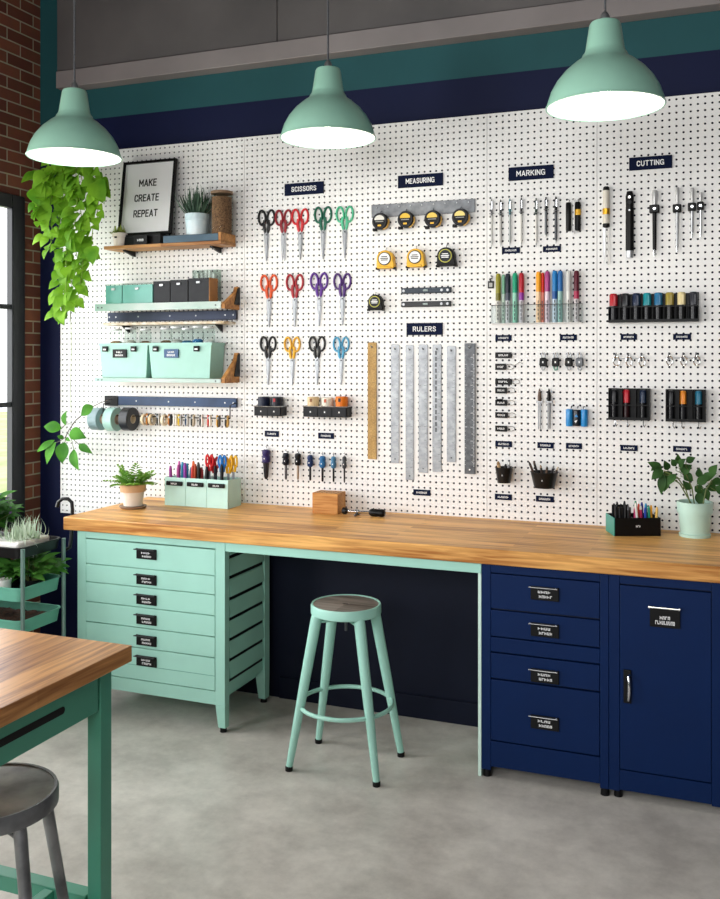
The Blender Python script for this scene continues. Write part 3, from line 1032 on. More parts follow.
for i, (x0, x1, y, where) in enumerate(TAGS):
    c = at((x0 + x1) / 2, y, YW)
    W = at(x1, y, YW).x - at(x0, y, YW).x
    Hh = 5.8 * sz(x0)
    r = thing('label_tag', 'small navy label tag ' + where, 'label', (c.x, YW, c.z))
    MB().box(-W / 2, -0.004, -Hh / 2, W / 2, -0.0002, Hh / 2).build('tag_plate', SIGN, r)
    sq = MB()
    squiggle(sq, -W * 0.32, W * 0.32, -Hh * 0.17, Hh * 0.17, -0.004, 200 + i, 7)
    sq.build('lettering', CHALK, r, smooth=False)

# ------------------------------------------------------------------ scissors
BLADE = mat('scissor_steel', '#8d9093', 0.36, 0.75, var=0.1, scale=40)


def scissors(px, y0, y1, hexc, label, opened=0.0, width=1.0):
    c = at(px, y0, YW)
    L = (y1 - y0) * sz(px)
    r = thing('scissors', label, 'scissors', (c.x, YW - 0.006, c.z), 'scissors on the pegboard')
    m = col(hexc, 0.35)
    k = L / 0.262
    pv = -0.128 * k                       # pivot height
    for s in (-1, 1):
        # eye ring of the handle, leaning outwards, then the shank to the pivot
        cx, cz, ex, ez, tl = s * 0.0240 * k * width, -0.040 * k, 0.0195 * k * width, 0.0375 * k, s * R(4)
        ring = []
        for q in range(28):
            a = 2 * PI * q / 28
            x, z = ex * math.cos(a) * (1 - 0.05 * math.sin(a)), ez * math.sin(a)
            ring.append((cx + x * math.cos(tl) + z * math.sin(tl), s * 0.0025, cz - x * math.sin(tl) + z * math.cos(tl)))
        h = MB().tube(ring, 0.0056 * k, 8, closed=True)
        h.tube([(s * 0.0115 * k * width, s * 0.0025, -0.052 * k), (s * 0.0125 * k, s * 0.0025, -0.080 * k), (s * 0.0085 * k, s * 0.002, -0.106 * k), (s * 0.0055 * k, s * 0.002, -0.118 * k)],
               0.007 * k, 8, radii=[0.0055 * k, 0.0085 * k, 0.0075 * k, 0.0055 * k], flat=(1, 0.75))
        h.build('handle', m, r)
        o = opened * s
        b = MB().prism([(s * 0.0105 * k, pv + 0.018 * k), (-s * 0.005 * k, pv + 0.016 * k), (-s * 0.007 * k, pv - 0.01 * k), (-s * 0.002 * k + o, -L), (s * 0.0015 * k + o, -L + 0.004), (s * 0.0095 * k + o * 0.5, pv - 0.05 * k), (s * 0.0130 * k, pv - 0.005 * k)],
                       -0.0005 + s * 0.0016, 0.0009 + s * 0.0016)
        b.build('blade', BLADE, r, smooth=False)
    MB().lathe([(0, -0.0055), (0.003 * k, -0.0052), (0.004 * k, -0.0035), (0.004 * k, 0.0045), (0, 0.0045)], 12, (0, 0, pv), 'y').build('pivot_screw', DSTEEL, r)
    hk = MB().tube([(0, 0.006, -0.072 * k), (0, -0.010, -0.074 * k), (0, -0.013, -0.066 * k)], 0.0016, 6)
    hk.build('peg_hook', CHROME, r)


SC = [
    (267, 210, 261.5, '#070708', 'black handled scissors at the wall plant end of the top row', 0.002),
    (284, 210, 261, '#8c1a26', 'dark red handled scissors in the top row, with slightly open blades', 0.006),
    (300.7, 209, 260, '#c9272e', 'bright red handled scissors overlapping the dark red pair in the top row', 0.001),
    (323.5, 207, 259.5, '#12604a', 'dark green handled scissors in the top row', 0.002),
    (345.2, 206.5, 258.5, '#4fb58b', 'light mint green handled scissors ending the top row', 0.001),
    (269.5, 275, 327.5, '#d9521f', 'orange handled scissors starting the second row', 0.001),
    (295.3, 274.5, 327, '#a3202c', 'crimson handled scissors in the second row', 0.001),
    (319.6, 273, 326, '#5b2a8c', 'purple handled scissors beside the crimson pair in the second row', 0.002),
    (342.8, 273.5, 325.5, '#4a2370', 'darker violet handled scissors ending the second row', 0.001),
    (268.6, 336.5, 385, '#070708', 'black handled scissors starting the third row, under the orange pair', 0.001),
    (292.7, 337, 385.5, '#e0a81e', 'yellow handled scissors in the third row', 0.001),
    (317.6, 336.5, 385, '#08080a', 'black handled scissors between the yellow and the blue pair', 0.001),
    (341.6, 337, 385, '#4f9cc0', 'sky blue handled scissors ending the third row', 0.001),
]
for s_ in SC:
    scissors(s_[0], s_[1], s_[2], s_[3], s_[4], s_[5])

# ------------------------------------------------------------------ two black pocket holders with tubs, seven small drivers
def pocket_holder(x0, x1, ytop, ybot, n, label):
    a, b = at(x0 + 3.2, ybot, YW), at(x1 + 3.2, ybot, YW)
    W, Hh = (b - a).x, (ybot - ytop) * sz(x0)
    r = thing('pocket_holder', label, 'holder', ((a.x + b.x) / 2, YW, a.z))
    D = 0.070
    mb = MB().box(-W / 2, -D, 0, W / 2, -0.0002, 0.003).box(-W / 2, -0.004, 0, W / 2, -0.0002, Hh)
    for k in range(n + 1):
        x = -W / 2 + (W - 0.003) * k / n
        mb.box(x, -D, 0, x + 0.003, -0.004, Hh * (0.85 if 0 < k < n else 1))
    mb.box(-W / 2, -D, 0, W / 2, -D + 0.003, Hh)
    mb.build('pockets', mat('pocket_black', '#15161a', 0.5, spec=0.25), r, smooth=False)
    MB().tube([(-W / 2 - 0.002, -0.002, Hh), (-W / 2 - 0.002, -D - 0.002, Hh), (W / 2 + 0.002, -D - 0.002, Hh), (W / 2 + 0.002, -0.002, Hh)], 0.002, 6).build('wire_rim', STEEL, r)
    for k in range(n):
        x = -W / 2 + W * (k + 0.5) / n
        MB().box(x - 0.003, -D - 0.0006, Hh * 0.4, x + 0.003, -D, Hh * 0.55).build('mark', CHALK, r, smooth=False)
    return (a.x + b.x) / 2, a.z, W, D


def tub(x, z, rad, h, hexc, label, mark=None):
    r = thing('small_tub', label, 'tub', (x, YW - 0.0355, z))
    MB().lathe([(0, 0), (rad * 0.94, 0), (rad, 0.004), (rad, h * 0.72), (0, h * 0.72)], 20).build('tub_body', col(hexc), r)
    MB().lathe([(0, h * 0.722), (rad * 1.02, h * 0.722), (rad * 1.02, h * 0.97), (rad * 0.9, h), (0, h)], 20).build('lid', col(hexc), r)
    if mark:
        MB().box(-0.006, -rad - 0.002, h * 0.74, 0.006, -rad + 0.004, h * 0.92).build('mark', mark, r, smooth=False)


cx, cz, W, D = pocket_holder(257.5, 283.5, 405.5, 414.8, 2, 'black two pocket holder under the first black scissors of the third row')
tub(cx - W / 4, cz + 0.0035, 0.030, 0.091, '#182036', 'dark navy tub in the two pocket holder, on its window side')
tub(cx + W / 4, cz + 0.0035, 0.030, 0.091, '#20242e', 'near black tub with a red dot in the two pocket holder', col('#b0202a'))
cx, cz, W, D = pocket_holder(306, 348.5, 405.5, 415.8, 3, 'black three pocket holder under the black and blue scissors')
tub(cx - W / 3, cz + 0.0035, 0.029, 0.093, '#dcbf93', 'cream and tan tub at the yellow scissors end of the three pocket holder', col('#8a5a30'))
tub(cx, cz + 0.0035, 0.028, 0.091, '#e6dccb', 'off white tub in the middle pocket of the three pocket holder', col('#b4553a'))
tub(cx + W / 3, cz + 0.0035, 0.030, 0.097, '#e8791c', 'bright orange tub in the three pocket holder', INK)

DR = [
    (268, 449, 478.5, '#33285c', 1.35, '#26262b', 'large purple and black hobby knife hanging first in the row of small drivers'),
    (287.8, 452.5, 479, '#1c2233', 1.1, '#5d5e62', 'black handled driver with a grey shaft, next to the purple knife'),
    (299.7, 452.8, 479, '#17191f', 1.05, '#a8998a', 'black handled driver with a pale brass shaft'),
    (312, 454.5, 480, '#1d3460', 1.0, '#1b1c20', 'dark blue handled driver with a black shaft, middle of the row'),
    (324.2, 455.5, 481, '#2d6a9f', 1.0, '#1b1c20', 'mid blue handled driver with a black shaft'),
    (335.2, 456, 481.5, '#46789b', 0.85, '#1b1c20', 'slim blue grey driver second from the ruler end of the row'),
    (346, 456, 482, '#3d4146', 0.7, '#1b1c20', 'thinnest dark grey driver at the ruler end of the row'),
]
for (px, y0, y1, hc, k, shaft, label) in DR:
    c = at(px, y0, YW)
    L = (y1 - y0) * sz(px)
    r = thing('screwdriver' if k < 1.3 else 'hobby_knife', label, 'driver' if k < 1.3 else 'knife', (c.x, YW - 0.0215, c.z), 'small drivers on the pegboard')
    hh = L * 0.46
    k *= 1.3
    big = k > 1.6
    hc = {'#1c2233': '#0e1220', '#17191f': '#0b0c10'}.get(hc, hc)
    MB().lathe([(0, -hh), (0.008 * k, -hh), (0.0115 * k, -hh * 0.9), (0.012 * k, -hh * 0.55), (0.0095 * k, -hh * 0.45), (0.0118 * k, -hh * 0.3), (0.0105 * k, -0.004), (0.006 * k, 0), (0, 0)], 14).build('handle', col(hc, 0.35), r)
    if big:
        MB().lathe([(0, -L), (0.006, -L), (0.011, -L * 0.9), (0.0155, -hh), (0, -hh)], 12).build('sheath', col(shaft), r)
    else:
        MB().lathe([(0, -L), (0.0028 * k, -L), (0.0042 * k, -L * 0.95), (0.0045 * k, -hh), (0, -hh)], 10).build('shaft', mat('shaft_' + shaft.strip('#'), shaft, 0.35, 0.5), r)
    MB().box(-0.002, -0.0122 * k, -hh * 0.70, 0.002, -0.0115 * k + 0.003, -hh * 0.60).build('mark', CHALK, r, smooth=False)
    MB().tube([(0, 0.0215, 0.004), (0, 0.0, 0.006), (0.004, -0.004, 0.012), (0, 0.0, 0.018), (-0.004, 0.002, 0.012), (0, 0.0, 0.004), (0, 0, -0.002)], 0.0015, 6).build('hang_loop', CHROME, r)

# ------------------------------------------------------------------ measuring: steel strip, tape measures, two levels, rulers
a, b = at(371, 212, YW - 0.008), at(474.5, 204.5, YW - 0.008)
c = at(422.5, 208.7, YW)
W, Hh = (b - a).x, 13 * sz(422)
r = thing('steel_strip', 'grey perforated steel strip under the MEASURING sign, holding four black tape measures', 'strip', (c.x, YW, c.z))
MB().box(-W / 2, -0.008, -Hh / 2, W / 2, -0.0002, Hh / 2).build('strip_plate', mat('grey_zinc', '#6f7276', 0.45, 0.5, var=0.22, scale=40), r, bevel=0.001)
for k in range(9):
    x = -W / 2 + W * (k + 0.5) / 9
    MB().lathe([(0, -0.011), (0.003, -0.011), (0.0038, -0.008), (0, -0.008)], 10, (x, 0, Hh * 0.28), 'y').build('rivet', STEEL, r)
YEL = mat('tape_yellow', '#eab31a', 0.35, var=0.04)
for i, (px, py, face, label) in enumerate((
        (380.4, 221.5, '#cfcfc8', 'round black tape measure with a silver label, nearest the scissors'),
        (406, 219.5, '#e0b51f', 'round black tape measure with a yellow arc, second on the grey strip'),
        (432.9, 219, '#e4c24a', 'round black tape measure with a pale yellow arc, third on the grey strip'),
        (460.6, 217.3, '#e9d27a', 'round black tape measure with a large pale arc, nearest the pens'))):
    c = at(px, py, YW - 0.03)
    r = thing('tape_measure', label, 'tape measure', (c.x, YW - 0.0085, c.z), 'black tape measures on the steel strip')
    rad = 0.040
    MB().lathe([(0, 0), (rad * 0.92, 0), (rad, -0.005), (rad, -0.030), (rad * 0.93, -0.036), (0, -0.036)], 32, axis='y').build('case', BLACK, r)
    MB().lathe([(rad * 0.9, -0.0362), (rad * 0.9, -0.0385), (rad * 0.76, -0.0385), (rad * 0.76, -0.0362)], 32, axis='y', loop=True).build('bezel', DGREY, r)
    arc = []
    for k in range(13):
        q = R(28) + R(124) * k / 12
        arc.append((rad * 0.70 * math.cos(q), rad * 0.72 * math.sin(q)))
    arc += [(-rad * 0.62, rad * 0.14), (rad * 0.62, rad * 0.14)]
    MB().prism(arc, -0.0372, -0.0358).build('face_label', mat('label_' + face.strip('#'), face, 0.4), r, smooth=False)
    MB().box(-rad * 0.22, -0.0372, -rad * 0.62, rad * 0.22, -0.0358, -rad * 0.42).build('lower_mark', YEL, r, smooth=False)
    MB().box(-rad * 0.5, -0.0370, -rad * 0.10, rad * 0.5, -0.0358, rad * 0.0).build('print_line', mat('dim_print', '#8d8d88', 0.5), r, smooth=False)
    sd = []
    for k in range(9):
        q = R(-70) + R(85) * k / 8
        sd.append((rad * 1.05 * math.cos(q), rad * 1.05 * math.sin(q)))
    for k in range(9):
        q = R(15) - R(85) * k / 8
        sd.append((rad * 0.97 * math.cos(q), rad * 0.97 * math.sin(q)))
    MB().prism(sd, -0.026, -0.008).build('yellow_band', YEL, r)
    MB().box(-rad * 0.95, -0.030, -rad * 1.16, -rad * 0.45, -0.012, -rad * 0.82).build('tape_mouth', BLACK, r, bevel=0.002)
    MB().tube([(0, 0.0, rad * 1.25), (0, -0.012, rad * 1.25), (0, -0.016, rad * 0.98)], 0.002, 6).build('hang_clip', CHROME, r)


def box_tape(px, py, k, case, face, ringm, label):
    c = at(px, py, YW - 0.02)
    r = thing('tape_measure', label, 'tape measure', (c.x, YW - 0.0005, c.z))
    s = 0.043 * k
    poly = []
    for q in range(25):
        a_ = R(-10) + R(200) * q / 24
        poly.append((s * 0.98 * math.cos(a_), s * 0.98 * math.sin(a_) + s * 0.05))
    poly += [(-s * 1.0, -s * 0.85), (-s * 0.85, -s * 1.0), (s * 1.0, -s * 1.0), (s * 1.12, -s * 0.85), (s * 1.05, -s * 0.45)]
    MB().prism(poly, -0.040 * k, 0).build('case', case, r, bevel=0.004)
    MB().lathe([(0, -0.040 * k), (s * 0.74, -0.040 * k), (s * 0.74, -0.0435 * k), (0, -0.0435 * k)], 28, (0, 0, s * 0.08), 'y').build('bezel', ringm, r)
    MB().lathe([(0, -0.0435 * k), (s * 0.64, -0.0435 * k), (s * 0.64, -0.0445 * k), (0, -0.0445 * k)], 28, (0, 0, s * 0.08), 'y').build('face_label', face, r)
    pr = MB()
    for z, w_ in ((0.22, 0.34), (0.02, 0.46), (-0.16, 0.4)):
        pr.box(-s * w_, -0.0452 * k, s * (z + 0.08) - s * 0.05, s * w_, -0.0444 * k, s * (z + 0.08) + s * 0.05)
    pr.build('print', INK if face is WHITE else CHALK, r, smooth=False)
    MB().box(-s * 1.14, -0.034 * k, -s * 1.1, -s * 0.82, -0.01, -s * 0.84).build('tape_hook', BLACK, r, bevel=0.002)
    MB().box(s * 0.86, -0.034 * k, -s * 1.1, s * 1.2, -0.01, -s * 0.86).build('rubber_foot', BLACK, r, bevel=0.002)
    MB().box(-s * 0.7, -0.043 * k, -s * 0.98, s * 0.78, -0.038 * k, -s * 0.78).build('base_band', case, r, bevel=0.002)
    MB().tube([(0, 0, s * 1.35), (0, -0.014, s * 1.35), (0, -0.02, s * 1.0)], 0.0022, 6).build('hang_clip', CHROME, r)


box_tape(386, 259.8, 1.0, YEL, WHITE, DGREY, 'yellow tape measure with a white round label, nearest the scissors')
box_tape(416.2, 258.2, 1.0, YEL, WHITE, BLACK, 'yellow tape measure between the other yellow one and the square black one')
box_tape(446.5, 257, 1.0, BLACK, DGREY, mat('olive_ring', '#b5b33a', 0.4), 'square black tape measure with an olive ring, beside the two yellow ones')
box_tape(375.7, 302.5, 0.86, BLACK, DGREY, mat('olive_ring', '#b5b33a'), 'small black tape measure with an olive ring, hanging alone above the wooden ruler')

for (x0, x1, yl, yr, hpx, m, label) in ((401, 450.5, 290.9, 289.7, 5.6, mat('dark_blue_grey', '#27313c', 0.4, 0.3), 'dark blue grey spirit level bar, upper of the two short bars'),
                                        (401, 450.3, 304.5, 303.4, 5.4, mat('dark_gunmetal', '#2b2b2d', 0.4, 0.4), 'near black spirit level bar, lower of the two short bars')):
    a, b = at(x0, yl, YW - 0.02), at(x1, yr, YW - 0.02)
    W, Hh = b.x - a.x, hpx * sz(425)
    r = thing('spirit_level', label, 'level', ((a.x + b.x) / 2, YW, (a.z + b.z) / 2))
    MB().box(-W / 2, -0.018, -Hh / 2, W / 2, -0.0002, Hh / 2).build('level_bar', m, r, bevel=0.003)
    for x in (-W * 0.45, W * 0.32, W * 0.44):
        MB().lathe([(0, -0.0195), (0.006, -0.0195), (0.007, -0.018), (0, -0.018)], 12, (x, 0, 0), 'y').build('end_stud', STEEL, r)
    MB().cyl((-0.012, -0.019, 0), (0.012, -0.019, 0), 0.005, n=10).build('vial', mat('pale_vial', '#9aa9a8', 0.2), r)

WR = wood_mat('pale_boxwood', '#c9a566', '#a17c42', 'y', 0.3, 2, 0.5, 2.0)
RUL = [
    (368.3, 376.8, 342.5, 459, 'wood', 'pale wooden ruler hanging nearest the scissors'),
    (391.2, 399.4, 344.5, 463, 'steel', 'plain steel ruler next to the wooden one, with worn edges'),
    (405.8, 414, 345, 480, 'steel', 'longest steel ruler, reaching lowest of the row'),
    (418.8, 428, 344.5, 472.7, 'steel', 'steel ruler directly under the RULERS sign, beside the longest one'),
    (432.6, 441.6, 344.5, 472, 'slot', 'steel ruler with a dark slotted edge, beside the sign end'),
    (447, 456, 346, 462, 'steel', 'shorter steel ruler between the slotted one and the dark one'),
    (465.3, 475.5, 343.3, 473.7, 'dark', 'dark grey steel ruler hanging nearest the marker rack'),
]
TICK = mat('ruler_ticks', '#303236', 0.6)
RSTEEL = mat('ruler_steel', '#a6a9ac', 0.42, 0.7, ramp='#85888b', scale=35)
for i, (x0, x1, y0, y1, kind, label) in enumerate(RUL):
    xm = (x0 + x1) / 2
    c = at(xm, y0, YW)
    W, L = (at(x1, y0, YW) - at(x0, y0, YW)).x, (y1 - y0) * sz(xm)
    r = thing('ruler', label, 'ruler', (c.x, YW, c.z), 'rulers on the pegboard')
    m = {'wood': WR, 'steel': RSTEEL, 'slot': RSTEEL, 'dark': DSTEEL}[kind]
    th = {'wood': 0.008, 'dark': 0.014}.get(kind, 0.004)
    # blade with a hanging hole near the top
    hr, n = 0.0045, 16
    zc_ = -0.022
    mb = MB()
    k = 12
    v = [(-W / 2, -L), (W / 2, -L), (W / 2, 0), (-W / 2, 0)]
    if kind != 'dark':
        v = [(-W / 2, -L), (W / 2, -L), (W / 2, -0.004), (W / 2 - 0.004, 0), (-W / 2 + 0.004, 0), (-W / 2, -0.004)]
    mb.prism(v, -th, -0.0002)
    bl = mb.build('blade', m, r, bevel=0.0006)
    MB().lathe([(0, -th - 0.0004), (hr, -th - 0.0004), (hr, -th + 0.0005), (0, -th + 0.0005)], 14, (0, 0, zc_), 'y').build('hang_hole', TICK, r, smooth=False)
    if kind in ('steel', 'dark'):
        MB().lathe([(0, -th - 0.0004), (hr * 0.8, -th - 0.0004), (hr * 0.8, -th + 0.0005), (0, -th + 0.0005)], 14, (0, 0, -L + 0.02), 'y').build('lower_hole', CHALK if kind == 'dark' else TICK, r, smooth=False)
    tk = MB()
    nt_ = int(L / 0.0065)
    for q in range(8, nt_ - 4):
        z = -q * 0.0065
        l_ = W * (0.42 if q % 10 == 0 else 0.3 if q % 5 == 0 else 0.17)
        tk.box(W / 2 - l_, -th - 0.0003, z - 0.0006, W / 2 - 0.001, -th + 0.0002, z + 0.0006)
        if q % 3 == 0:
            tk.box(-W / 2 + 0.001, -th - 0.0003, z - 0.0006, -W / 2 + l_ * 0.6, -th + 0.0002, z + 0.0006)
    tk.build('graduations', CHALK if kind == 'dark' else TICK, r, smooth=False)
    if kind == 'slot':
        sl = MB()
        for q in range(14):
            z = -0.03 - q * 0.028
            sl.box(-W * 0.22, -th - 0.0004, z - 0.02, W * 0.02, -th + 0.0002, z)
        sl.build('slot', DSTEEL, r, smooth=False)
    MB().tube([(0, 0, zc_ + 0.002), (0, -th - 0.012, zc_), (0, -th - 0.015, zc_ + 0.008)], 0.0018, 6).build('peg_hook', CHROME, r)

# ------------------------------------------------------------------ marking: thin pens
def thin_pen(px, y0, y1, body, grip, k, label, clip=True):
    c = at(px, y0, YW)
    L = (y1 - y0) * sz(px)
    r = thing('pen', label, 'pen', (c.x, YW - 0.0085, c.z), 'thin pens under the marking sign')
    q = 0.0056 * k
    MB().lathe([(0, -L * 0.34), (q, -L * 0.34), (q, -0.012), (q * 0.6, -0.008), (q * 0.55, 0), (0, 0)], 12).build('cap', col(grip, 0.3), r)
    MB().lathe([(0, -L * 0.93), (q * 0.75, -L * 0.93), (q * 0.95, -L * 0.86), (q * 0.95, -L * 0.342), (0, -L * 0.342)], 12).build('barrel', col(body, 0.3), r)
    MB().lathe([(0, -L), (0.0008, -L), (q * 0.6, -L * 0.932), (0, -L * 0.932)], 10).build('tip', STEEL, r)
    if clip:
        MB().box(q * 0.3, -q - 0.004, -L * 0.22, q * 1.0, -q - 0.0022, -0.010).box(q * 0.3, -q - 0.004, -0.014, q * 1.0, -q * 0.5, -0.010).build('clip', CHROME, r)
    MB().tube([(0, 0.0085, -L * 0.3), (0.011, 0.006, -L * 0.3), (0.012, -0.006, -L * 0.3), (-0.009, -0.008, -L * 0.3), (-0.009, 0.0083, -L * 0.3)], 0.0015, 6).build('peg_loop', STEEL, r)


for args in [
    (492.0, 199, 248.5, '#c9c9c6', '#77777a', 0.75, 'slimmest silver pen, nearest the rulers'),
    (501, 200, 247, '#b9b8b4', '#4b4d50', 0.95, 'silver pen with a dark cap, second from the rulers'),
    (510.2, 199, 246, '#aeb4b4', '#2f6f78', 0.9, 'silver pen with a teal and black cap'),
    (521.6, 198, 246, '#d4d2cc', '#3c3c40', 0.95, 'white pen with a charcoal cap, last of the first four'),
    (536.5, 198.5, 247, '#dcdad4', '#33443b', 1.0, 'white pen with a dark green grey cap, first of the second three'),
    (546.3, 197.5, 238, '#63676b', '#1c1f24', 1.05, 'short dark grey pen in the second three'),
    (556.2, 197, 244, '#515459', '#17191d', 1.1, 'long near black pen beside the two thick markers'),
]:
    thin_pen(*args)
for px, y0, label in ((569, 203, 'thick black marker beside the thin pens'), (578.3, 202.5, 'thick black marker with a yellow band and clear clip')):
    c = at(px, y0, YW)
    L = 28.5 * sz(px)
    r = thing('marker', label, 'marker', (c.x, YW - 0.0125, c.z))
    MB().lathe([(0, -L), (0.010, -L), (0.0122, -L + 0.006), (0.0122, -L * 0.42), (0, -L * 0.42)], 16).build('barrel', BLACK, r)
    MB().lathe([(0, -L * 0.418), (0.0126, -L * 0.418), (0.0122, -0.004), (0.010, 0), (0, 0)], 16).build('cap', BLACK, r)
    if px > 570:
        MB().lathe([(0.0128, -L * 0.46), (0.0132, -L * 0.46), (0.0132, -L * 0.26), (0.0128, -L * 0.26)], 16, loop=True).build('yellow_band', YEL, r)
        MB().box(-0.017, -0.016, -L * 1.1, -0.0125, -0.0, 0.012).build('clear_clip', mat('frosted_clip', '#dddddc', 0.3), r)
    MB().tube([(0, 0.0125, 0.012), (0, 0, 0.014), (0.005, -0.002, 0.008), (0, 0, -0.002)], 0.0018, 6).build('hang_loop', CHROME, r)

# small vial tag left of the clear rack
c = at(491, 285, YW)
r = thing('square_tag', 'small black square tag with a white face beside the clear marker rack', 'label', (c.x, YW, c.z))
MB().box(-0.014, -0.005, -0.016, 0.014, -0.0002, 0.018).build('tag_plate', BLACK, r, bevel=0.001)
MB().box(-0.008, -0.0058, -0.010, 0.008, -0.0049, 0.010).build('tag_face', mat('grey_tag_face', '#a9a9a6', 0.5), r, smooth=False)
MB().tube([(0, -0.0003, 0.042), (0.006, -0.007, 0.040), (0.007, -0.008, 0.030), (-0.004, -0.007, 0.024), (0.0, -0.003, 0.017)], 0.003, 6).build('hook', BLACKM, r)
c = at(491.7, 293, YW)

# clear acrylic rack with coloured markers
a, b = at(492.8, 323.5, YW), at(583, 323.5, YW)
W, zb, zt_ = b.x - a.x, at(537, 323.5, YW).z, at(537, 305, YW).z
r = thing('marker_rack', 'clear acrylic rack of colourful markers under the MARKING sign', 'rack', ((a.x + b.x) / 2, YW, zb))
hh = zt_ - zb
MB().box(-W / 2, -0.040, 0, W / 2, -0.0002, 0.003).build('rack_floor', mat('frosted_rack', '#cfcfcd', 0.4), r, smooth=False)
MB().box(-W / 2, -0.040, 0.0032, W / 2, -0.0375, hh).build('rack_front', ACRYL, r, smooth=False)
MB().tube([(-W / 2, -0.002, hh), (-W / 2, -0.041, hh), (W / 2, -0.041, hh), (W / 2, -0.002, hh)], 0.0016, 6).build('wire_rim', DSTEEL, r)
for x in (-W / 2, W / 2 - 0.0025):
    MB().box(x, -0.0372, 0.0032, x + 0.0025, -0.0003, hh).build('rack_end', ACRYL, r, smooth=False)
MK = [
    (499.3, 273.5, '#8f8a2a', '#c9c6be', '#6f6a22', 'olive capped marker at the ruler end of the clear rack'),
    (504.0, 274.5, '#7fb596', '#bfd6c8', None, 'thin pale green marker beside the olive one'),
    (508.9, 273.5, '#1d2432', '#c4c5c8', '#4a4f5c', 'navy black capped marker beside the pale green one'),
    (516.0, 273, '#159a72', '#8ccab1', None, 'emerald green marker of the clear rack'),
    (522.4, 273, '#b3202f', '#c7c3c8', '#8a2f97', 'red capped marker with a purple band'),
    (539.4, 272, '#f0a11c', '#f0c9a0', None, 'amber capped marker, first after the gap in the clear rack'),
    (543.0, 273, '#d9341f', '#e48a78', None, 'vermilion marker pressed against the amber one'),
    (548.3, 271.8, '#a8457f', '#d6c3cd', None, 'magenta capped marker of the clear rack'),
    (555.6, 271.3, '#1f78b8', '#b9cbd8', '#1a4f8f', 'sky blue capped marker of the clear rack'),
    (561.0, 271.5, '#2767a8', '#8fb6b0', None, 'deeper blue marker beside the sky blue one'),
    (569.4, 271.5, '#c9c8c5', '#d5d4d0', None, 'pale grey marker of the clear rack'),
    (577.2, 271.5, '#571727', '#d0c8c9', '#a8254a', 'maroon capped marker at the last place of the clear rack'),
]
for (px, y0, cap, body, band, label) in MK:
    c = at(px, 323, YW)
    L = (323 - y0) * sz(px)
    thin = px in (504.0, 543.0)
    rd = 0.0085 if thin else 0.0118
    m_ = thing('marker', label, 'marker', (c.x, YW - (0.012 if thin else 0.021), zb + 0.0032), 'markers in the clear rack')
    MB().lathe([(0, 0), (rd * 0.9, 0), (rd * 0.96, 0.004), (rd * 0.96, L * 0.60), (0, L * 0.60)], 16).build('barrel', col(body, 0.3), m_)
    MB().lathe([(0, L * 0.602), (rd, L * 0.602), (rd, L * 0.93), (rd * 0.75, L * 0.99), (0, L)], 16).build('cap', col(cap, 0.3), m_)
    if band:
        MB().lathe([(rd * 0.97, L * 0.45), (rd * 1.01, L * 0.45), (rd * 1.01, L * 0.6), (rd * 0.97, L * 0.6)], 16, loop=True).build('band', col(band, 0.3), m_)
    sq = MB()
    for q in range(5):
        sq.box(-0.0015, -rd - 0.0004, L * (0.06 + q * 0.08), 0.0022, -rd * 0.9, L * (0.11 + q * 0.08))
    sq.build('print', TICK, m_, smooth=False)

# ------------------------------------------------------------------ column of small black clips, clamps, compasses, spools, cups
CL = [
    (495.3, 511.8, 352.3, 358.2, 0, 'long black clip at the top of the clip column'),
    (495.3, 506.2, 363.6, 370, 2, 'black clip with tangled wire arms, second from the top of the clip column'),
    (495.3, 511.8, 378.6, 384.6, 1, 'long black clip with print, third from the top of the clip column'),
    (495.3, 507.2, 387.2, 393.4, 1, 'black clip with print, fourth from the top of the clip column'),
    (495.3, 507.2, 399.6, 405.6, 1, 'black clip with a humped top edge, fifth from the top of the clip column'),
    (495.3, 507.8, 412, 417.8, 1, 'black clip with print, second from the bottom of the clip column'),
    (495.3, 507.2, 425.4, 431.4, 1, 'black clip with print at the bottom of the clip column'),
]
for i, (x0, x1, y0, y1, arms, label) in enumerate(CL):
    a, b = at(x0, y1, YW - 0.008), at(x1, y0, YW - 0.008)
    W, Hh = b.x - a.x, b.z - a.z
    Hh = (y1 - y0) * sz(500)
    r = thing('binder_clip', label, 'clip', ((a.x + b.x) / 2, YW, at(500, (y0 + y1) / 2, YW).z), 'black clips in a column')
    mb = MB().prism([(-0.012, -Hh / 2), (-0.0002, -Hh * 0.1), (-0.0002, Hh * 0.1), (-0.012, Hh / 2)], -W / 2, W / 2, 'yz')
    if i == 4:
        mb.box(-W * 0.4, -0.012, Hh * 0.2, W * 0.1, -0.003, Hh * 0.62)
    mb.build('clip_body', BLACK, r, bevel=0.0008)
    sq = MB()
    squiggle(sq, -W * 0.3, W * 0.3, -Hh * 0.16, Hh * 0.16, -0.0121, 300 + i, 5)
    sq.build('lettering', CHALK, r, smooth=False)
    for k in range(arms):
        s = 1 if k == 0 else -1
        MB().tube([(W / 2, -0.004, s * Hh * 0.3), (W / 2 + 0.020, -0.004, s * Hh * 0.42), (W / 2 + 0.033, -0.004, s * Hh * 0.2), (W / 2 + 0.033, -0.004, -s * Hh * 0.2), (W / 2 + 0.018, -0.004, -s * Hh * 0.4), (W / 2, -0.004, -s * Hh * 0.3)], 0.0016, 6).build('wire_arm', STEEL, r)
    if arms == 2:
        MB().tube([(W / 2 + 0.03, -0.003, 0.0), (W / 2 + 0.06, -0.004, 0.022), (W / 2 + 0.075, -0.003, 0.014)], 0.0014, 6).build('loose_wire', STEEL, r)

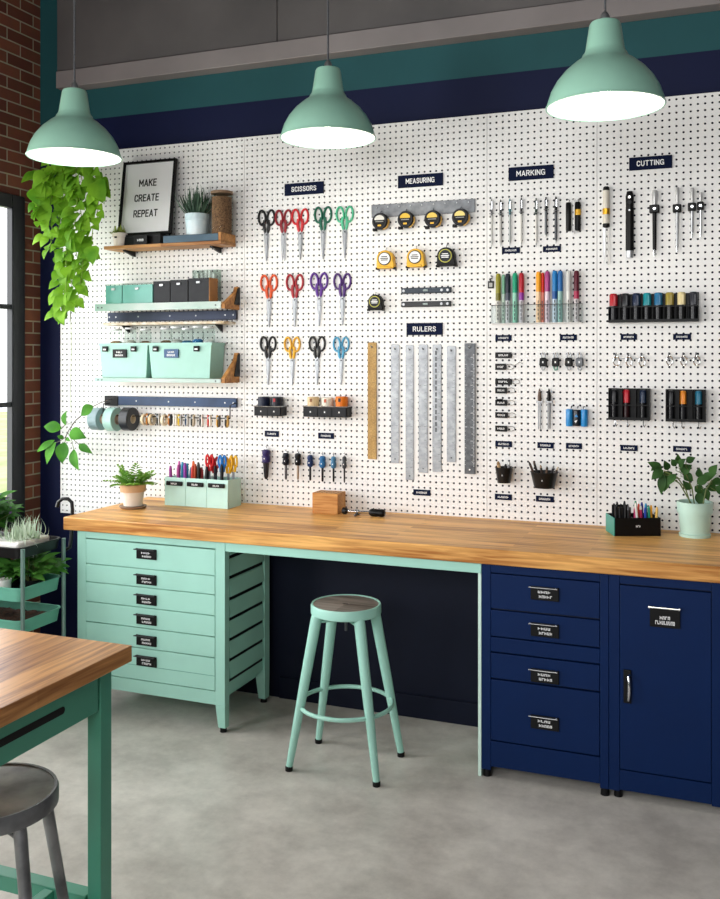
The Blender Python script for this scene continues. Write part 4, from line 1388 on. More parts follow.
a, b = at(541, 362, YW), at(583, 362, YW)
for px, label in ((543.8, 'black spring clamp with a grey jaw, first of the four small clamps'), (556.2, 'black spring clamp with a green tip, second of the four small clamps'),
                  (569.3, 'black spring clamp hanging third of the four small clamps'), (580, 'small pale grey spring clamp, last of the four small clamps')):
    c = at(px, 362, YW)
    r = thing('spring_clamp', label, 'clamp', (c.x, YW - 0.014, c.z), 'small spring clamps')
    bodym = BLACK if px < 575 else DSTEEL
    MB().prism([(-0.017, -0.014), (-0.012, -0.020), (0.012, -0.020), (0.017, -0.014), (0.015, 0.016), (0.006, 0.02), (-0.006, 0.02), (-0.015, 0.016)], -0.010, 0.010).build('clamp_body', bodym, r, bevel=0.003)
    for s in (-1, 1):
        MB().tube([(s * 0.006, 0, 0.016), (s * 0.009, 0, 0.030), (s * 0.004, 0, 0.042)], 0.0032, 8).build('handle', STEEL, r)
        MB().tube([(s * 0.008, 0, -0.018), (s * 0.007, 0, -0.030), (s * 0.001, 0, -0.038)], 0.003, 8).build('jaw', mat('jaw_green', '#5f9a86', 0.4) if px == 556.2 else STEEL, r)
    MB().box(-0.003, -0.0112, -0.005, 0.003, -0.0098, 0.004).build('mark', CHALK, r, smooth=False)
    MB().tube([(0, 0.014, 0.036), (0, -0.004, 0.036), (0, -0.008, 0.044)], 0.0018, 6).build('peg_hook', CHROME, r)

for px, dk, label in ((539.9, False, 'silver compass with a brown grip, nearer the clip column'), (549.4, True, 'darker compass with a black grip, beside the silver one')):
    c = at(px, 388.5, YW)
    L = 41 * sz(px)
    r = thing('compass', label, 'compass', (c.x, YW - 0.010, c.z), 'compasses')
    MB().lathe([(0, -L * 0.30), (0.008, -L * 0.30), (0.0085, -L * 0.2), (0.006, -L * 0.08), (0.003, -0.004), (0.002, 0), (0, 0)], 12).build('grip', BLACK if dk else mat('brown_grip', '#5c4636', 0.5), r)
    MB().box(-0.014, -0.006, -L * 0.345, 0.016, 0.004, -L * 0.302).build('hinge', STEEL, r, bevel=0.001)
    for s in (-1, 1):
        MB().cyl((s * 0.0045, -0.001, -L * 0.346), (s * 0.004, -0.001, -L * 0.97), 0.0033, 0.0024, 8).build('leg', DSTEEL if dk and s > 0 else STEEL, r)
        MB().cyl((s * 0.004, -0.001, -L * 0.971), (s * 0.003, -0.001, -L), 0.0018, 0.0006, 6).build('point', STEEL, r)
    MB().tube([(0.010, 0.0098, -0.01), (0.010, -0.002, -0.012), (0.004, -0.008, -0.012)], 0.0016, 6).build('peg_hook', CHROME, r)

c = at(577.5, 417.5, YW)
r = thing('spool_set', 'bright blue spool set with a black middle, hanging beside the compasses', 'spools', (c.x, YW - 0.020, c.z))
hs = 8.5 * sz(577)
BLUE = mat('bright_blue', '#1f84c6', 0.3, var=0.06)
for s in (-1, 1):
    MB().lathe([(0, -hs), (0.014, -hs), (0.0155, -hs + 0.004), (0.0155, hs - 0.004), (0.014, hs), (0, hs)], 18, (s * 0.033, 0, 0)).build('spool', BLUE, r)
MB().lathe([(0, -hs * 0.94), (0.015, -hs * 0.94), (0.017, -hs * 0.8), (0.017, hs * 0.8), (0.015, hs * 0.94), (0, hs * 0.94)], 18).build('middle_spool', mat('ink_blue', '#10151f', 0.3), r)
MB().box(-0.045, -0.004, hs - 0.008, 0.045, 0.0195, hs - 0.003).build('bracket', BLACK, r)
MB().prism([(-0.008, 0.004), (0.008, 0.004), (0, 0.018)], -0.0182, -0.0166).build('blue_mark', BLUE, r, smooth=False)
MB().prism([(-0.009, -0.014), (0.006, -0.008), (-0.002, -0.022)], -0.0182, -0.0166).build('white_mark', CHALK, r, smooth=False)
for x in (-0.024, 0.004, 0.030):
    MB().tube([(x, 0.0195, hs + 0.012), (x, 0.002, hs + 0.012), (x, -0.004, hs + 0.004)], 0.002, 6).build('peg_hook', BLACKM, r)


def cup(px, ytop, ybot, wt, wb, label, brown=False):
    c = at(px, ybot, YW - 0.04)
    k = sz(px)
    rt, rb, h = wt * 0.0047 / 2, wb * 0.0047 / 2, (ybot - ytop) * k
    r = thing('cup', label, 'cup', (c.x, YW - rt - 0.001, c.z))
    MB().lathe([(0, 0), (rb, 0), (rt, h), (rt - 0.003, h), (rb - 0.003, 0.004), (0, 0.004)], 28).build('cup_body', mat('smoked_black', '#141313', 0.3, var=0.1, spec=0.3), r)
    MB().tube([(rt * math.cos(2 * PI * q / 28), rt * math.sin(2 * PI * q / 28), h) for q in range(28)], 0.002, 6, closed=True).build('rim', BLACKM, r)
    MB().box(-0.003, -(rb + rt) / 2 - 0.002, h * 0.48, 0.002, -(rb + rt) / 2 + 0.004, h * 0.58).build('mark', STEEL, r, smooth=False)
    return c.x, YW - rt - 0.001, c.z, rt, rb, h


def stick(base, top, rad, hexc, label, name='pencil', tip=None, group=None):
    base, top = Vector(base), Vector(top)
    d = top - base
    r = thing(name, label, name.replace('_', ' '), base, group)
    MB().cyl((0, 0, 0), d * 0.86, rad, n=10).build('shaft', col(hexc, 0.45), r)
    MB().tube([d * 0.861, d * 0.9, d], rad, 10, radii=[rad, rad * 1.02, rad * 0.55]).build('end', col(tip or hexc, 0.4), r)
    return r


x, y, z, rt, rb, h = cup(504, 467.5, 482.6, 17, 12.5, 'smaller black cup with a wooden rod, under the clip column')
stick((x - 0.010, y, z + 0.006), (x - 0.026, y - 0.008, z + h + 0.026), 0.008, '#caa77a', 'thick pale wooden rod in the smaller black cup', 'wooden_rod', '#8a6a42')
stick((x + 0.008, y + 0.006, z + 0.006), (x + 0.024, y + 0.004, z + h + 0.026), 0.005, '#8f8f92', 'grey pen leaning in the smaller black cup', 'pen', '#d8d8d6')
stick((x + 0.0, y + 0.012, z + 0.006), (x + 0.004, y + 0.018, z + h + 0.014), 0.006, '#1c1d20', 'black pen in the smaller black cup', 'pen')
x, y, z, rt, rb, h = cup(545.2, 471.5, 487, 26, 19, 'wider black cup of dark pencils beside the smaller cup')
for dx, dy, tx, hgt, hc, tip, lb in ((-0.022, -0.01, -0.066, 0.062, '#4a352a', '#2a1f1a', 'brown pencil leaning farthest out towards the rulers'), (-0.016, 0.008, -0.050, 0.066, '#241f1e', '#59463a', 'black pencil leaning beside the brown one'),
                                     (-0.004, 0.012, -0.020, 0.040, '#3a2d26', '#a08a70', 'dark pencil near the middle of the wider cup'), (0.006, -0.006, 0.014, 0.036, '#5c4433', '#2a2220', 'short brown pencil in the wider cup'),
                                     (0.014, 0.010, 0.040, 0.040, '#272326', '#8c8c8c', 'black pencil with a grey end in the wider cup'), (0.022, -0.004, 0.062, 0.036, '#463a33', '#c8b8a0', 'brown pencil leaning towards the cutters')):
    stick((x + dx, y + dy, z + 0.006), (x + tx, y + dy * 1.3, z + h + hgt * 0.7), 0.0052, hc, lb, 'pencil', tip)

# ------------------------------------------------------------------ cutting tools
def T(px, y0, name, label, cat, dep=0.012):
    c = at(px, y0, YW)
    return thing(name, label, cat, (c.x, YW - dep, c.z)), sz(px)


r, k = T(606.5, 187, 'craft_knife', 'long bladed craft knife with a white handle and brass band, first under the CUTTING sign', 'knife')
L = 80 * k
MB().lathe([(0, -37 * k), (0.0145, -37 * k), (0.0145, -4 * k), (0, -4 * k)], 16).build('handle', mat('ivory_handle', '#d9d2c4', 0.4, var=0.06), r)
MB().lathe([(0, -41 * k), (0.010, -41 * k), (0.015, -40 * k), (0.015, -37.1 * k), (0, -37.1 * k)], 16).build('collar', BLACK, r)
MB().lathe([(0, -3.9 * k), (0.0145, -3.9 * k), (0.013, -1 * k), (0.008, 0), (0, 0)], 16).build('end_cap', BLACK, r)
MB().lathe([(0.0147, -28 * k), (0.016, -28 * k), (0.016, -22 * k), (0.0147, -22 * k)], 16, loop=True).build('brass_band', mat('brass', '#c99a2e', 0.3, 0.8), r)
MB().prism([(-0.013, -41.1 * k), (-0.004, -41.1 * k), (-0.004, -60 * k), (-0.010, -L)], -0.001, 0.001).build('blade', STEEL, r, smooth=False)
MB().box(0.006, -0.001, -78 * k, 0.013, 0.001, -41.1 * k).build('guard_strip', mat('pale_strip', '#cfccc8', 0.4), r, smooth=False)

r, k = T(630, 191, 'utility_knife', 'thick black utility knife with a steel end under the CUTTING sign', 'knife', 0.014)
MB().tube([(0, 0, -0.004), (0, 0, -6 * k), (0, 0, -16 * k), (0, 0, -20 * k), (0, 0, -60 * k)], 0.017, 16, radii=[0.012, 0.0175, 0.0165, 0.0175, 0.0175], flat=(1, 0.78)).build('handle', BLACK, r)
MB().tube([(0, 0, -60.1 * k), (0, 0, -67 * k)], 0.017, 16, radii=[0.0165, 0.014], flat=(1, 0.75)).build('steel_end', STEEL, r)
MB().lathe([(0, -0.016), (0.006, -0.016), (0.0065, -0.011), (0, -0.011)], 12, (0, 0, -7 * k), 'y').build('button', CHROME, r)
MB().lathe([(0, -0.016), (0.004, -0.016), (0.0045, -0.011), (0, -0.011)], 12, (0, 0, -20 * k), 'y').build('screw', STEEL, r)
MB().lathe([(0, -0.017), (0.008, -0.017), (0.009, -0.012), (0, -0.012)], 14, (0.001, 0, -12 * k), 'y').build('slider', DGREY, r)


def scalpel(px, y0, L_px, clamp_y, shaft_m, label, w_=0.0085, clampw=0.021, tipm=None):
    r, k = T(px, y0, 'precision_cutter', label, 'cutter', 0.015)
    MB().tube([(0, 0, 0), (0, 0, -4 * k), (0, 0, -(clamp_y - 4.4) * k)], w_, 10, radii=[w_ * 0.9, w_ * 1.15, w_ * 0.8]).build('head', mat('frosted_head', '#c3c3c2', 0.25, 0.3), r)
    MB().box(-clampw, -0.014, -(clamp_y + 4) * k, clampw * 0.95, 0.0145, -(clamp_y - 4) * k).build('clamp_block', BLACK, r, bevel=0.004)
    MB().lathe([(0, -0.016), (0.0055, -0.016), (0.006, -0.0135), (0, -0.0135)], 12, (0, 0, -clamp_y * k), 'y').build('screw', CHROME, r)
    MB().tube([(0, 0, -(clamp_y + 4.1) * k), (0, 0, -(L_px - 6) * k)], w_ * 0.85, 12, radii=[w_ * 0.9, w_ * 0.75]).build('shaft', shaft_m, r)
    MB().tube([(0, 0, -(L_px - 5.9) * k), (0, 0, -L_px * k)], w_ * 0.8, 10, radii=[w_ * 0.75, w_ * 0.3]).build('tip', tipm or CHROME, r)


scalpel(654.8, 191, 65.5, 18.5, BLACK, 'precision cutter with a clear head and black shaft, third under the CUTTING sign', 0.0105)
scalpel(677.3, 188, 65, 21, STEEL, 'precision cutter with a long thin silver shaft, fourth under the CUTTING sign', 0.0075, 0.018)
scalpel(692.2, 188.5, 50, 19, STEEL, 'short silver precision cutter with a knobbed head, fifth under the CUTTING sign', 0.0075, 0.017)
scalpel(700.6, 193, 46, 13.5, CHROME, 'short bright precision cutter overlapping the fifth one, last under the CUTTING sign', 0.0065, 0.014)

# ------------------------------------------------------------------ black marker racks at the cutting end
def black_rack(x0, x1, y0, y1, ysplit, label, slots, n, hooks=None):
    a, b = at(x0, y1, YW), at(x1, y1, YW)
    xm = (x0 + x1) / 2
    W, Hh, hf = b.x - a.x, (y1 - y0) * sz(xm), (y1 - ysplit) * sz(xm)
    r = thing('marker_rack' if n > 4 else 'marker_case', label, 'rack' if n > 4 else 'case', ((a.x + b.x) / 2, YW, at(xm, y1, YW).z))
    MB().box(-W / 2, -0.006, 0, W / 2, -0.0002, Hh).build('back_plate', BLACK, r, bevel=0.001)
    MB().box(-W / 2, -0.046, 0, W / 2, -0.0061, 0.004).build('rack_floor', BLACK, r)
    MB().box(-W / 2, -0.048, 0, W / 2, -0.0462, 0.012).box(-W / 2, -0.048, hf - 0.004, W / 2, -0.0462, hf).build('front_bar', BLACK, r, smooth=False)
    for k in range(n + 1):
        x = -W / 2 + (W - 0.002) * k / n
        MB().box(x, -0.0461, 0.0041, x + 0.002, -0.0062, hf * 0.98 if n > 4 else Hh).build('divider', BLACK, r)
    if hooks:
        for x in hooks:
            MB().tube([(x * W, -0.010, -0.0002), (x * W, -0.014, -0.022), (x * W + 0.006, -0.024, -0.030), (x * W + 0.010, -0.028, -0.020)], 0.0018, 6).build('hook', CHROME, r)
    for (u_, cap, body, lb) in slots:
        x = (a.x + b.x) / 2 - W / 2 + W * u_
        L = Hh * (1.0 if n > 4 else 0.94)
        rd = 0.0170 if n > 4 else 0.0138
        m_ = thing('marker', lb, 'marker', (x, YW - 0.0265, at(xm, y1, YW).z + 0.0042), 'markers in the black racks')
        MB().lathe([(0, 0), (rd, 0), (rd, L * 0.55), (0, L * 0.55)], 16).build('barrel', col(body, 0.25), m_)
        MB().lathe([(0, L * 0.552), (rd * 1.03, L * 0.552), (rd, L * 0.93), (rd * 0.8, L * 0.985), (0, L)], 16).build('cap', col(cap, 0.28), m_)
        MB().box(rd * 0.2, -rd - 0.002, L * 0.56, rd * 0.55, -rd * 0.7, L * 0.9).build('clip', col(cap, 0.28), m_)


black_rack(609.5, 698.8, 293.8, 322.3, 306.5, 'long glossy black rack of eight markers under the cutting tools', [
    (0.055, '#b0222d', '#1b1b1e', 'red capped marker at the clear rack end of the eight marker rack'),
    (0.19, '#1a1b1f', '#151518', 'black capped marker next to the red one in the eight marker rack'),
    (0.315, '#1c2944', '#151518', 'navy capped marker in the eight marker rack'),
    (0.435, '#1a8a94', '#151518', 'teal capped marker in the eight marker rack'),
    (0.56, '#1f6a94', '#151518', 'steel blue capped marker in the eight marker rack'),
    (0.685, '#9c8a3d', '#1a1a1a', 'dull gold capped marker in the eight marker rack'),
    (0.815, '#e0cf9c', '#1a1a1a', 'cream capped marker in the eight marker rack'),
    (0.945, '#2a2b33', '#151518', 'charcoal capped marker at the far end of the eight marker rack')], 8)
black_rack(609.5, 650.5, 388.3, 419.5, 404.3, 'black marker case holding a red marker, under the first key hooks', [
    (0.13, '#17181b', '#151518', 'black marker at the clear rack end of the case with the red marker'),
    (0.43, '#bb2430', '#2b1013', 'red marker in the black case'),
    (0.83, '#16263f', '#151518', 'dark navy marker in the case with the red marker')], 3, (-0.35, -0.05, 0.33))
black_rack(666.2, 706, 389.3, 421.2, 405.3, 'black marker case holding an orange marker, above the potted plant', [
    (0.13, '#1a1b1e', '#151518', 'black marker in the case with the orange marker'),
    (0.43, '#e58a22', '#1b1b1e', 'orange marker in the black case'),
    (0.82, '#1b6a86', '#151518', 'teal blue marker in the case with the orange marker')], 3, (-0.32, -0.1, 0.32))

for (x0, x1, y, label, xs) in ((612.6, 646, 358.5, 'chrome hook rail with three rings, above the case with the red marker', (616, 628.5, 641.5)), (666, 700, 358, 'chrome hook rail with three rings, above the case with the orange marker', (669, 683, 696))):
    a, b = at(x0, y, YW), at(x1, y, YW)
    cx = (a.x + b.x) / 2
    r = thing('hook_rail', label, 'hook rail', (cx, YW, a.z))
    MB().cyl((a.x - cx, -0.012, 0), (b.x - cx, -0.012, 0), 0.0022, n=8).build('rail', STEEL, r)
    for px in xs:
        x = at(px, y, YW).x - cx
        MB().tube([(x, 0, 0.022), (x, -0.010, 0.020), (x, -0.014, 0.0), (x, -0.015, -0.008)], 0.003, 8).build('hook', DSTEEL, r)
        MB().tube([(x + 0.013 * math.cos(2 * PI * q / 18) + 0.004, -0.0165 - 0.003 * math.sin(2 * PI * q / 18), -0.012 + 0.02 * math.sin(2 * PI * q / 18)) for q in range(18)], 0.0026, 6, closed=True).build('ring', CHROME, r)
# ------------------------------------------------------------------ three wall shelves at the window end
YS = 4.122                      # front edge of the shelves
SXL, SXR = -3.10, -2.36
BRK = wood_mat('bracket_wood', '#cf9759', '#946030', 'x', 0.3, 2, 0.5)


def shelf(name, label, zt, lip, lipm, boardm, x0, x1, bracket=True, thick=0.018):
    r = thing(name, label, 'shelf', ((x0 + x1) / 2, YW, zt))
    h = (x1 - x0) / 2
    MB().box(-h, YS - YW + 0.0045, -thick, h, -0.0003, 0).build('shelf_board', boardm, r, bevel=0.0015)
    if lip:
        MB().box(-h, YS - YW, -lip, h, YS - YW + 0.004, 0.001).build('front_lip', lipm, r, bevel=0.0008)
        for x in (-h + 0.02, -h + 0.045, h - 0.03):
            MB().lathe([(0, -0.0012), (0.004, -0.0012), (0.0045, 0.0005), (0, 0.0005)], 10, (x, YS - YW, -lip * 0.5), 'y').build('screw', DSTEEL, r)
    return r, h


# top shelf, oak
zs1 = at(160, 243.3, YS).z
r, h = shelf('wall_shelf', 'top oak wall shelf holding the framed print and the spiky plant', zs1, 0, None, OAK, -3.066, SXR, thick=0.017)
for x in (-h + 0.09, h - 0.09):
    MB().prism([(-0.0003, -0.0175), (-0.0003, -0.045), (-0.010, -0.045), (-0.10, -0.024), (-0.10, -0.0175)], x - 0.006, x + 0.006, 'yz').build('bracket', BLACKM, r)
# shallow tray on it
tx0, tx1 = at(163, 236, YS).x, at(221, 236, YS).x
t = thing('shallow_tray', 'shallow tray with a navy front and an oak end on the top shelf', 'tray', ((tx0 + tx1) / 2, YS, zs1))
th = (tx1 - tx0) / 2
MB().box(-th, 0.006, 0.0005, th - 0.016, 0.148, 0.037).build('tray_body', NAVYM, t, bevel=0.001)
MB().box(-th, 0.0, 0.0005, th - 0.016, 0.0055, 0.037).build('tray_front', mat('slate_blue_metal', '#3d5260', 0.35, 0.4, var=0.2, scale=10), t, bevel=0.002)
MB().box(th - 0.0155, 0.0, 0.0005, th, 0.148, 0.042).build('end_block', BRK, t, bevel=0.0015)
zt1 = zs1 + 0.037
# dark ledge under the frame, little card stand before it
lx0, lx1 = at(124, 236, 4.19).x, at(163.5, 236, 4.19).x
b = thing('display_ledge', 'low black ledge under the framed print on the top shelf', 'ledge', ((lx0 + lx1) / 2, 4.16, zs1))
lw = (lx1 - lx0) / 2
MB().box(-lw, 0, 0.0005, lw, 0.105, 0.058).build('ledge_box', BLACK, b, bevel=0.002)
MB().box(-lw + 0.012, -0.001, 0.045, lw - 0.012, 0.0005, 0.0475).build('front_groove', DGREY, b)
c = at(140.5, 241, 4.135)
b = thing('card_stand', 'tiny black card stand with white print in front of the framed print', 'card stand', (c.x, 4.137, zs1))
MB().box(-0.040, -0.003, 0.0005, 0.040, 0.006, 0.050).box(-0.040, -0.010, 0.0005, 0.040, -0.003, 0.006).build('stand_body', BLACK, b, bevel=0.0008)
sq = MB()
squiggle(sq, -0.020, 0.020, 0.018, 0.030, -0.0031, 412, 4)
sq.build('lettering', CHALK, b, smooth=False)

# framed print, leaning on the pegboard
f0, f1 = at(117.6, 232, 4.19), at(170.4, 231, 4.19)
FW = f1.x - f0.x
FH = 0.405
zf = zs1 + 0.0585
b = thing('framed_print', 'black framed white print reading MAKE CREATE REPEAT on the top shelf', 'picture', ((f0.x + f1.x) / 2, 4.195, zf))
b.rotation_euler = (-math.asin(0.055 / FH), 0, 0)
fw = FW / 2
for nm, args in (('frame_side', (-fw, -0.009, 0.0005, -fw + 0.013, 0.011, FH)), ('frame_side', (fw - 0.013, -0.009, 0.0005, fw, 0.011, FH)),
                 ('frame_bottom', (-fw + 0.0131, -0.009, 0.0005, fw - 0.0131, 0.011, 0.013)), ('frame_top', (-fw + 0.0131, -0.009, FH - 0.013, fw - 0.0131, 0.011, FH))):
    MB().box(*args).build(nm, BLACK, b, bevel=0.0012)
MB().box(-fw + 0.0132, 0.001, 0.0132, fw - 0.0132, 0.006, FH - 0.0132).build('paper', mat('print_paper', '#e9e9ea', 0.6, var=0.01), b, smooth=False)
for word, wd, z in (('MAKE', 0.110, 0.285), ('CREATE', 0.152, 0.203), ('REPEAT', 0.150, 0.118)):
    text_part('lettering', word, wd, 0.040, INK, b, (-0.004, 0.001, z), 0.0008, 0.08)


def pot(name, label, x, y, z, rt, rb, h, m, cat='plant', soil=True, rim=0.0, collar=0, wall=0.006):
    r = thing(name, label, cat, (x, y, z))
    MB().lathe([(0, 0.0005), (rb, 0.0005), (rb + (rt - rb) * 0.7, h * 0.7 if not collar else h - collar), (rt + rim * 0.5, h * 0.72 if not collar else h - collar + 0.001), (rt + rim, h), (rt - wall, h), (rb - wall if rb - wall > 0 else rb * 0.6, 0.008), (0, 0.008)], 36).build('pot', m, r)
    if soil:
        MB().lathe([(0, h * 0.86), (rt * 0.55, h * 0.87), (rt - wall - 0.001, h * 0.84), (0, h * 0.8)], 20).build('soil', SOIL, r)
    return r


# succulent in a cream cup
c = at(119.3, 242.5, 4.16)
r = pot('potted_succulent', 'tiny yellow green succulent in a cream cup at the window end of the top shelf', c.x, 4.165, zs1, 0.040, 0.030, 0.070, mat('cream_ceramic', '#e3d8cd', 0.5, var=0.04))
MB().box(-0.007, -0.0385, 0.040, 0.007, -0.034, 0.056).build('pot_mark', BLACK, r)
fo = MB()
rn = random.Random(3)
for k in range(46):
    a, e = rn.uniform(0, 2 * PI), rn.uniform(0.2, 1.35)
    rad = rn.uniform(0, 0.022)
    bs = Vector((rad * math.cos(a), rad * math.sin(a), 0.06))
    fo.leaf(bs, bs + Vector((math.cos(a) * math.cos(e), math.sin(a) * math.cos(e), math.sin(e))) * rn.uniform(0.03, 0.055), 0.017, (math.cos(a), math.sin(a), 1), 'oval', 0.15, 0.3, 4)
fo.build('foliage', leaf_mat('lime_leaf', '#b5b95c', '#7f9a45', 0.2), r)

# spiky plant in a pale blue pot
c = at(196.5, 231, 4.19)
r = pot('potted_plant', 'spiky grey green plant in a pale blue pot on the shallow tray', c.x, 4.195, zt1, 0.062, 0.054, 0.112, mat('pale_blue_glaze', '#dfe9ec', 0.3, ramp='#b9d3da', scale=14))
fo = MB()
rn = random.Random(5)
for k in range(95):
    a, e = rn.uniform(0, 2 * PI), rn.uniform(0.62, 1.5)
    rad = rn.uniform(0, 0.04)
    bs = Vector((rad * math.cos(a), rad * math.sin(a) * 0.8, 0.095))
    L = rn.uniform(0.10, 0.185)
    d = Vector((math.cos(a) * math.cos(e), math.sin(a) * math.cos(e) * 0.55, math.sin(e)))
    fo.leaf(bs, bs + d * L, 0.011, (math.cos(a), math.sin(a), 0.4), 'blade', 0.10, 0.3, 5)
fo.build('foliage', LEAF_C, r)
# jar of brown grain
c = at(220.3, 231, 4.19)
r = thing('storage_jar', 'tall glass jar of brown granules with a lid on the top shelf', 'jar', (c.x + 0.003, 4.20, zt1 + 0.001))
MB().lathe([(0, 0.003), (0.050, 0.003), (0.0505, 0.010), (0.0505, 0.190), (0, 0.193)], 28).build('granules', mat('brown_granules', '#9a7150', 0.85, ramp='#4a3122', scale=150, bump=0.7), r)
MB().open_lathe([(0.050, 0.0002), (0.055, 0.003), (0.056, 0.010), (0.056, 0.190), (0.052, 0.198), (0.052, 0.206)], 32).build('glass', CLEAR, r)
MB().lathe([(0, 0.2065), (0.056, 0.2065), (0.056, 0.219), (0.050, 0.221), (0, 0.221)], 32).build('lid', mat('cork_lid', '#8f7357', 0.6, ramp='#6d5540', scale=60), r)

# second shelf: pale metal front, wooden bracket at the right end
zs2 = at(160, 302.8, YS).z
PALE = mat('chipped_pale_metal', '#c3ccc8', 0.5, ramp='#86b5a5', scale=3.2)


def right_bracket(r, h, z0, up):
    MB().prism([(YS - YW + 0.004, z0 - 0.002), (-0.0004, z0 - 0.002), (-0.0004, z0 + up), (-0.020, z0 + up), (-0.035, z0 + up * 0.75), (YS - YW + 0.004, z0 + 0.024)], h + 0.0005, h + 0.022, 'yz').build('end_bracket', BRK, r, bevel=0.0015)
    MB().prism([(-0.060, z0 + up * 0.2), (-0.004, z0 + up * 0.2), (-0.004, z0 + up * 0.98), (-0.026, z0 + up * 0.9)], h + 0.0225, h + 0.026, 'yz').build('bracket_plate', BLACKM, r)


r, h = shelf('wall_shelf', 'middle wall shelf with a chipped pale metal front, holding teal and charcoal bins', zs2, 0.036, PALE, CREAM, -3.12, SXR)
right_bracket(r, h, -0.034, 0.115)


def small_bin(px0, px1, py, h, m, label, lidm=None, side=None, D=0.125):
    a, b_ = at(px0, 302, YS + 0.012), at(px1, 302, YS + 0.012)
    W = b_.x - a.x
    r = thing('storage_bin', label, 'bin', ((a.x + b_.x) / 2, YS + 0.012, zs2))
    w2 = W / 2
    t = 0.003
    mb = MB().box(-w2, 0, 0.0015, w2, D, 0.0045)
    for q in ((-w2, 0, w2, t), (-w2, D - t, w2, D), (-w2, t, -w2 + t, D - t), (w2 - t, t, w2, D - t)):
        mb.box(q[0], q[1], 0.0045, q[2], q[3], h)
    mb.build('bin_body', m, r, smooth=False)
    if lidm:
        MB().box(-w2 - 0.002, -0.003, h + 0.0005, w2 + 0.002, D + 0.001, h + 0.009).build('lid', lidm, r, bevel=0.002)
    else:
        MB().box(-w2 - 0.001, -0.003, h - 0.012, w2 + 0.001, -0.0002, h).build('front_rim', m, r)
        MB().box(-w2 + 0.002, 0.004, h - 0.035, w2 - 0.002, D - 0.004, h - 0.03).build('contents', mat('mixed_contents', '#8c8c8e', 0.6, ramp='#2a2a2c', scale=70), r)
    if side:
        MB().box(w2 + 0.0005, 0.001, 0.0015, w2 + 0.004, D, h + 0.001).build('side_panel', side, r)
    MB().box(-0.012, -0.0065, h - 0.026, 0.010, -0.0031, h - 0.015).build('clip', STEEL, r, bevel=0.001)
    return r


TEALB = mat('teal_plastic', '#5fa89a', 0.3, var=0.1, scale=9)
small_bin(105.8, 121.8, 302, 0.098, TEALB, 'narrow teal bin with a clear lid at the window end of the middle shelf', CLEAR)
small_bin(122.6, 152.5, 302, 0.098, TEALB, 'wide teal bin with a clear lid on the middle shelf', CLEAR)
small_bin(153.8, 169.8, 302, 0.112, DGREY, 'charcoal bin next to the wide teal bin')
small_bin(170.6, 187.6, 302, 0.116, DGREY, 'charcoal bin in the middle of the three charcoal bins', None, None, 0.088)
small_bin(188.6, 208.8, 302, 0.121, DGREY, 'widest charcoal bin with a kraft coloured side, on the middle shelf', None, KRAFT, 0.082)
c = at(207, 300, YW - 0.025)
r = thing('clear_box', 'clear plastic box with white scraps behind the widest charcoal bin', 'box', (c.x, YW - 0.050, zs2 + 0.001))
bx = 0.072
MB().box(-bx, 0, 0, -bx + 0.002, 0.046, 0.172).box(bx - 0.002, 0, 0, bx, 0.046, 0.172).box(-bx + 0.002, 0, 0, bx - 0.002, 0.002, 0.172).box(-bx + 0.002, 0.044, 0, bx - 0.002, 0.046, 0.172).box(-bx + 0.002, 0.002, 0, bx - 0.002, 0.044, 0.002).build('box_wall', CLEAR, r, smooth=False)
rn = random.Random(8)
for k in range(5):
    x = -0.05 + k * 0.024
    MB().box(x - 0.007, 0.006 + rn.random() * 0.01, 0.0025, x + 0.006, 0.026 + rn.random() * 0.01, 0.150 + rn.random() * 0.03).build('scrap', mat('white_scrap', '#e8e8e6', 0.7), r)

# navy rail, thin cream shelf
def wall_rail(px0, px1, py, hpx, m, label, dep=0.020, white=None):
    a, b_ = at(px0, py, YW - dep), at(px1, py, YW - dep)
    W, Hh = b_.x - a.x, hpx * sz(170)
    r = thing('wall_rail', label, 'rail', ((a.x + b_.x) / 2, YW, a.z))
    MB().box(-W / 2, -dep, -Hh / 2, W / 2, -0.0003, Hh / 2).build('rail_bar', m, r, bevel=0.0015)
    for x in (-W * 0.485, -W * 0.43, -W * 0.25, 0, W * 0.2, W * 0.42, W * 0.48):
        MB().lathe([(0, -dep - 0.0015), (0.004, -dep - 0.0015), (0.0045, -dep + 0.0005), (0, -dep + 0.0005)], 10, (x, 0, 0), 'y').build('screw', STEEL, r)
    return r, W, Hh


wall_rail(107.5, 236, 317.2, 9.2, mat('blue_black_metal', '#20283a', 0.32, 0.5, var=0.2, scale=6), 'blue black metal rail with screws under the middle shelf')
zc_ = at(160, 321.8, YS + 0.02).z
r = thing('thin_shelf', 'thin peeling cream shelf just above the clear jars', 'shelf', ((-3.09 + SXR) / 2, YW, zc_))
hh = (SXR + 3.09) / 2
MB().box(-hh, -0.125, -0.014, hh, -0.0003, 0).build('shelf_board', mat('peeling_cream', '#e2dccf', 0.6, ramp='#b39a72', scale=24), r, bevel=0.002)
for x in (-hh + 0.08, hh - 0.08):
    MB().prism([(-0.0003, -0.0145), (-0.0003, -0.05), (-0.01, -0.05), (-0.07, -0.0145)], x - 0.004, x + 0.004, 'yz').build('bracket', BLACKM, r)

# bottom shelf with the two big mint bins and jars standing inside them
zs3 = at(160, 378.6, YS).z
r, h = shelf('wall_shelf', 'bottom wall shelf with a pale mint metal front, holding the two large mint bins', zs3, 0.020, PALE, CREAM, -3.12, SXR)
right_bracket(r, h, -0.018, 0.15)


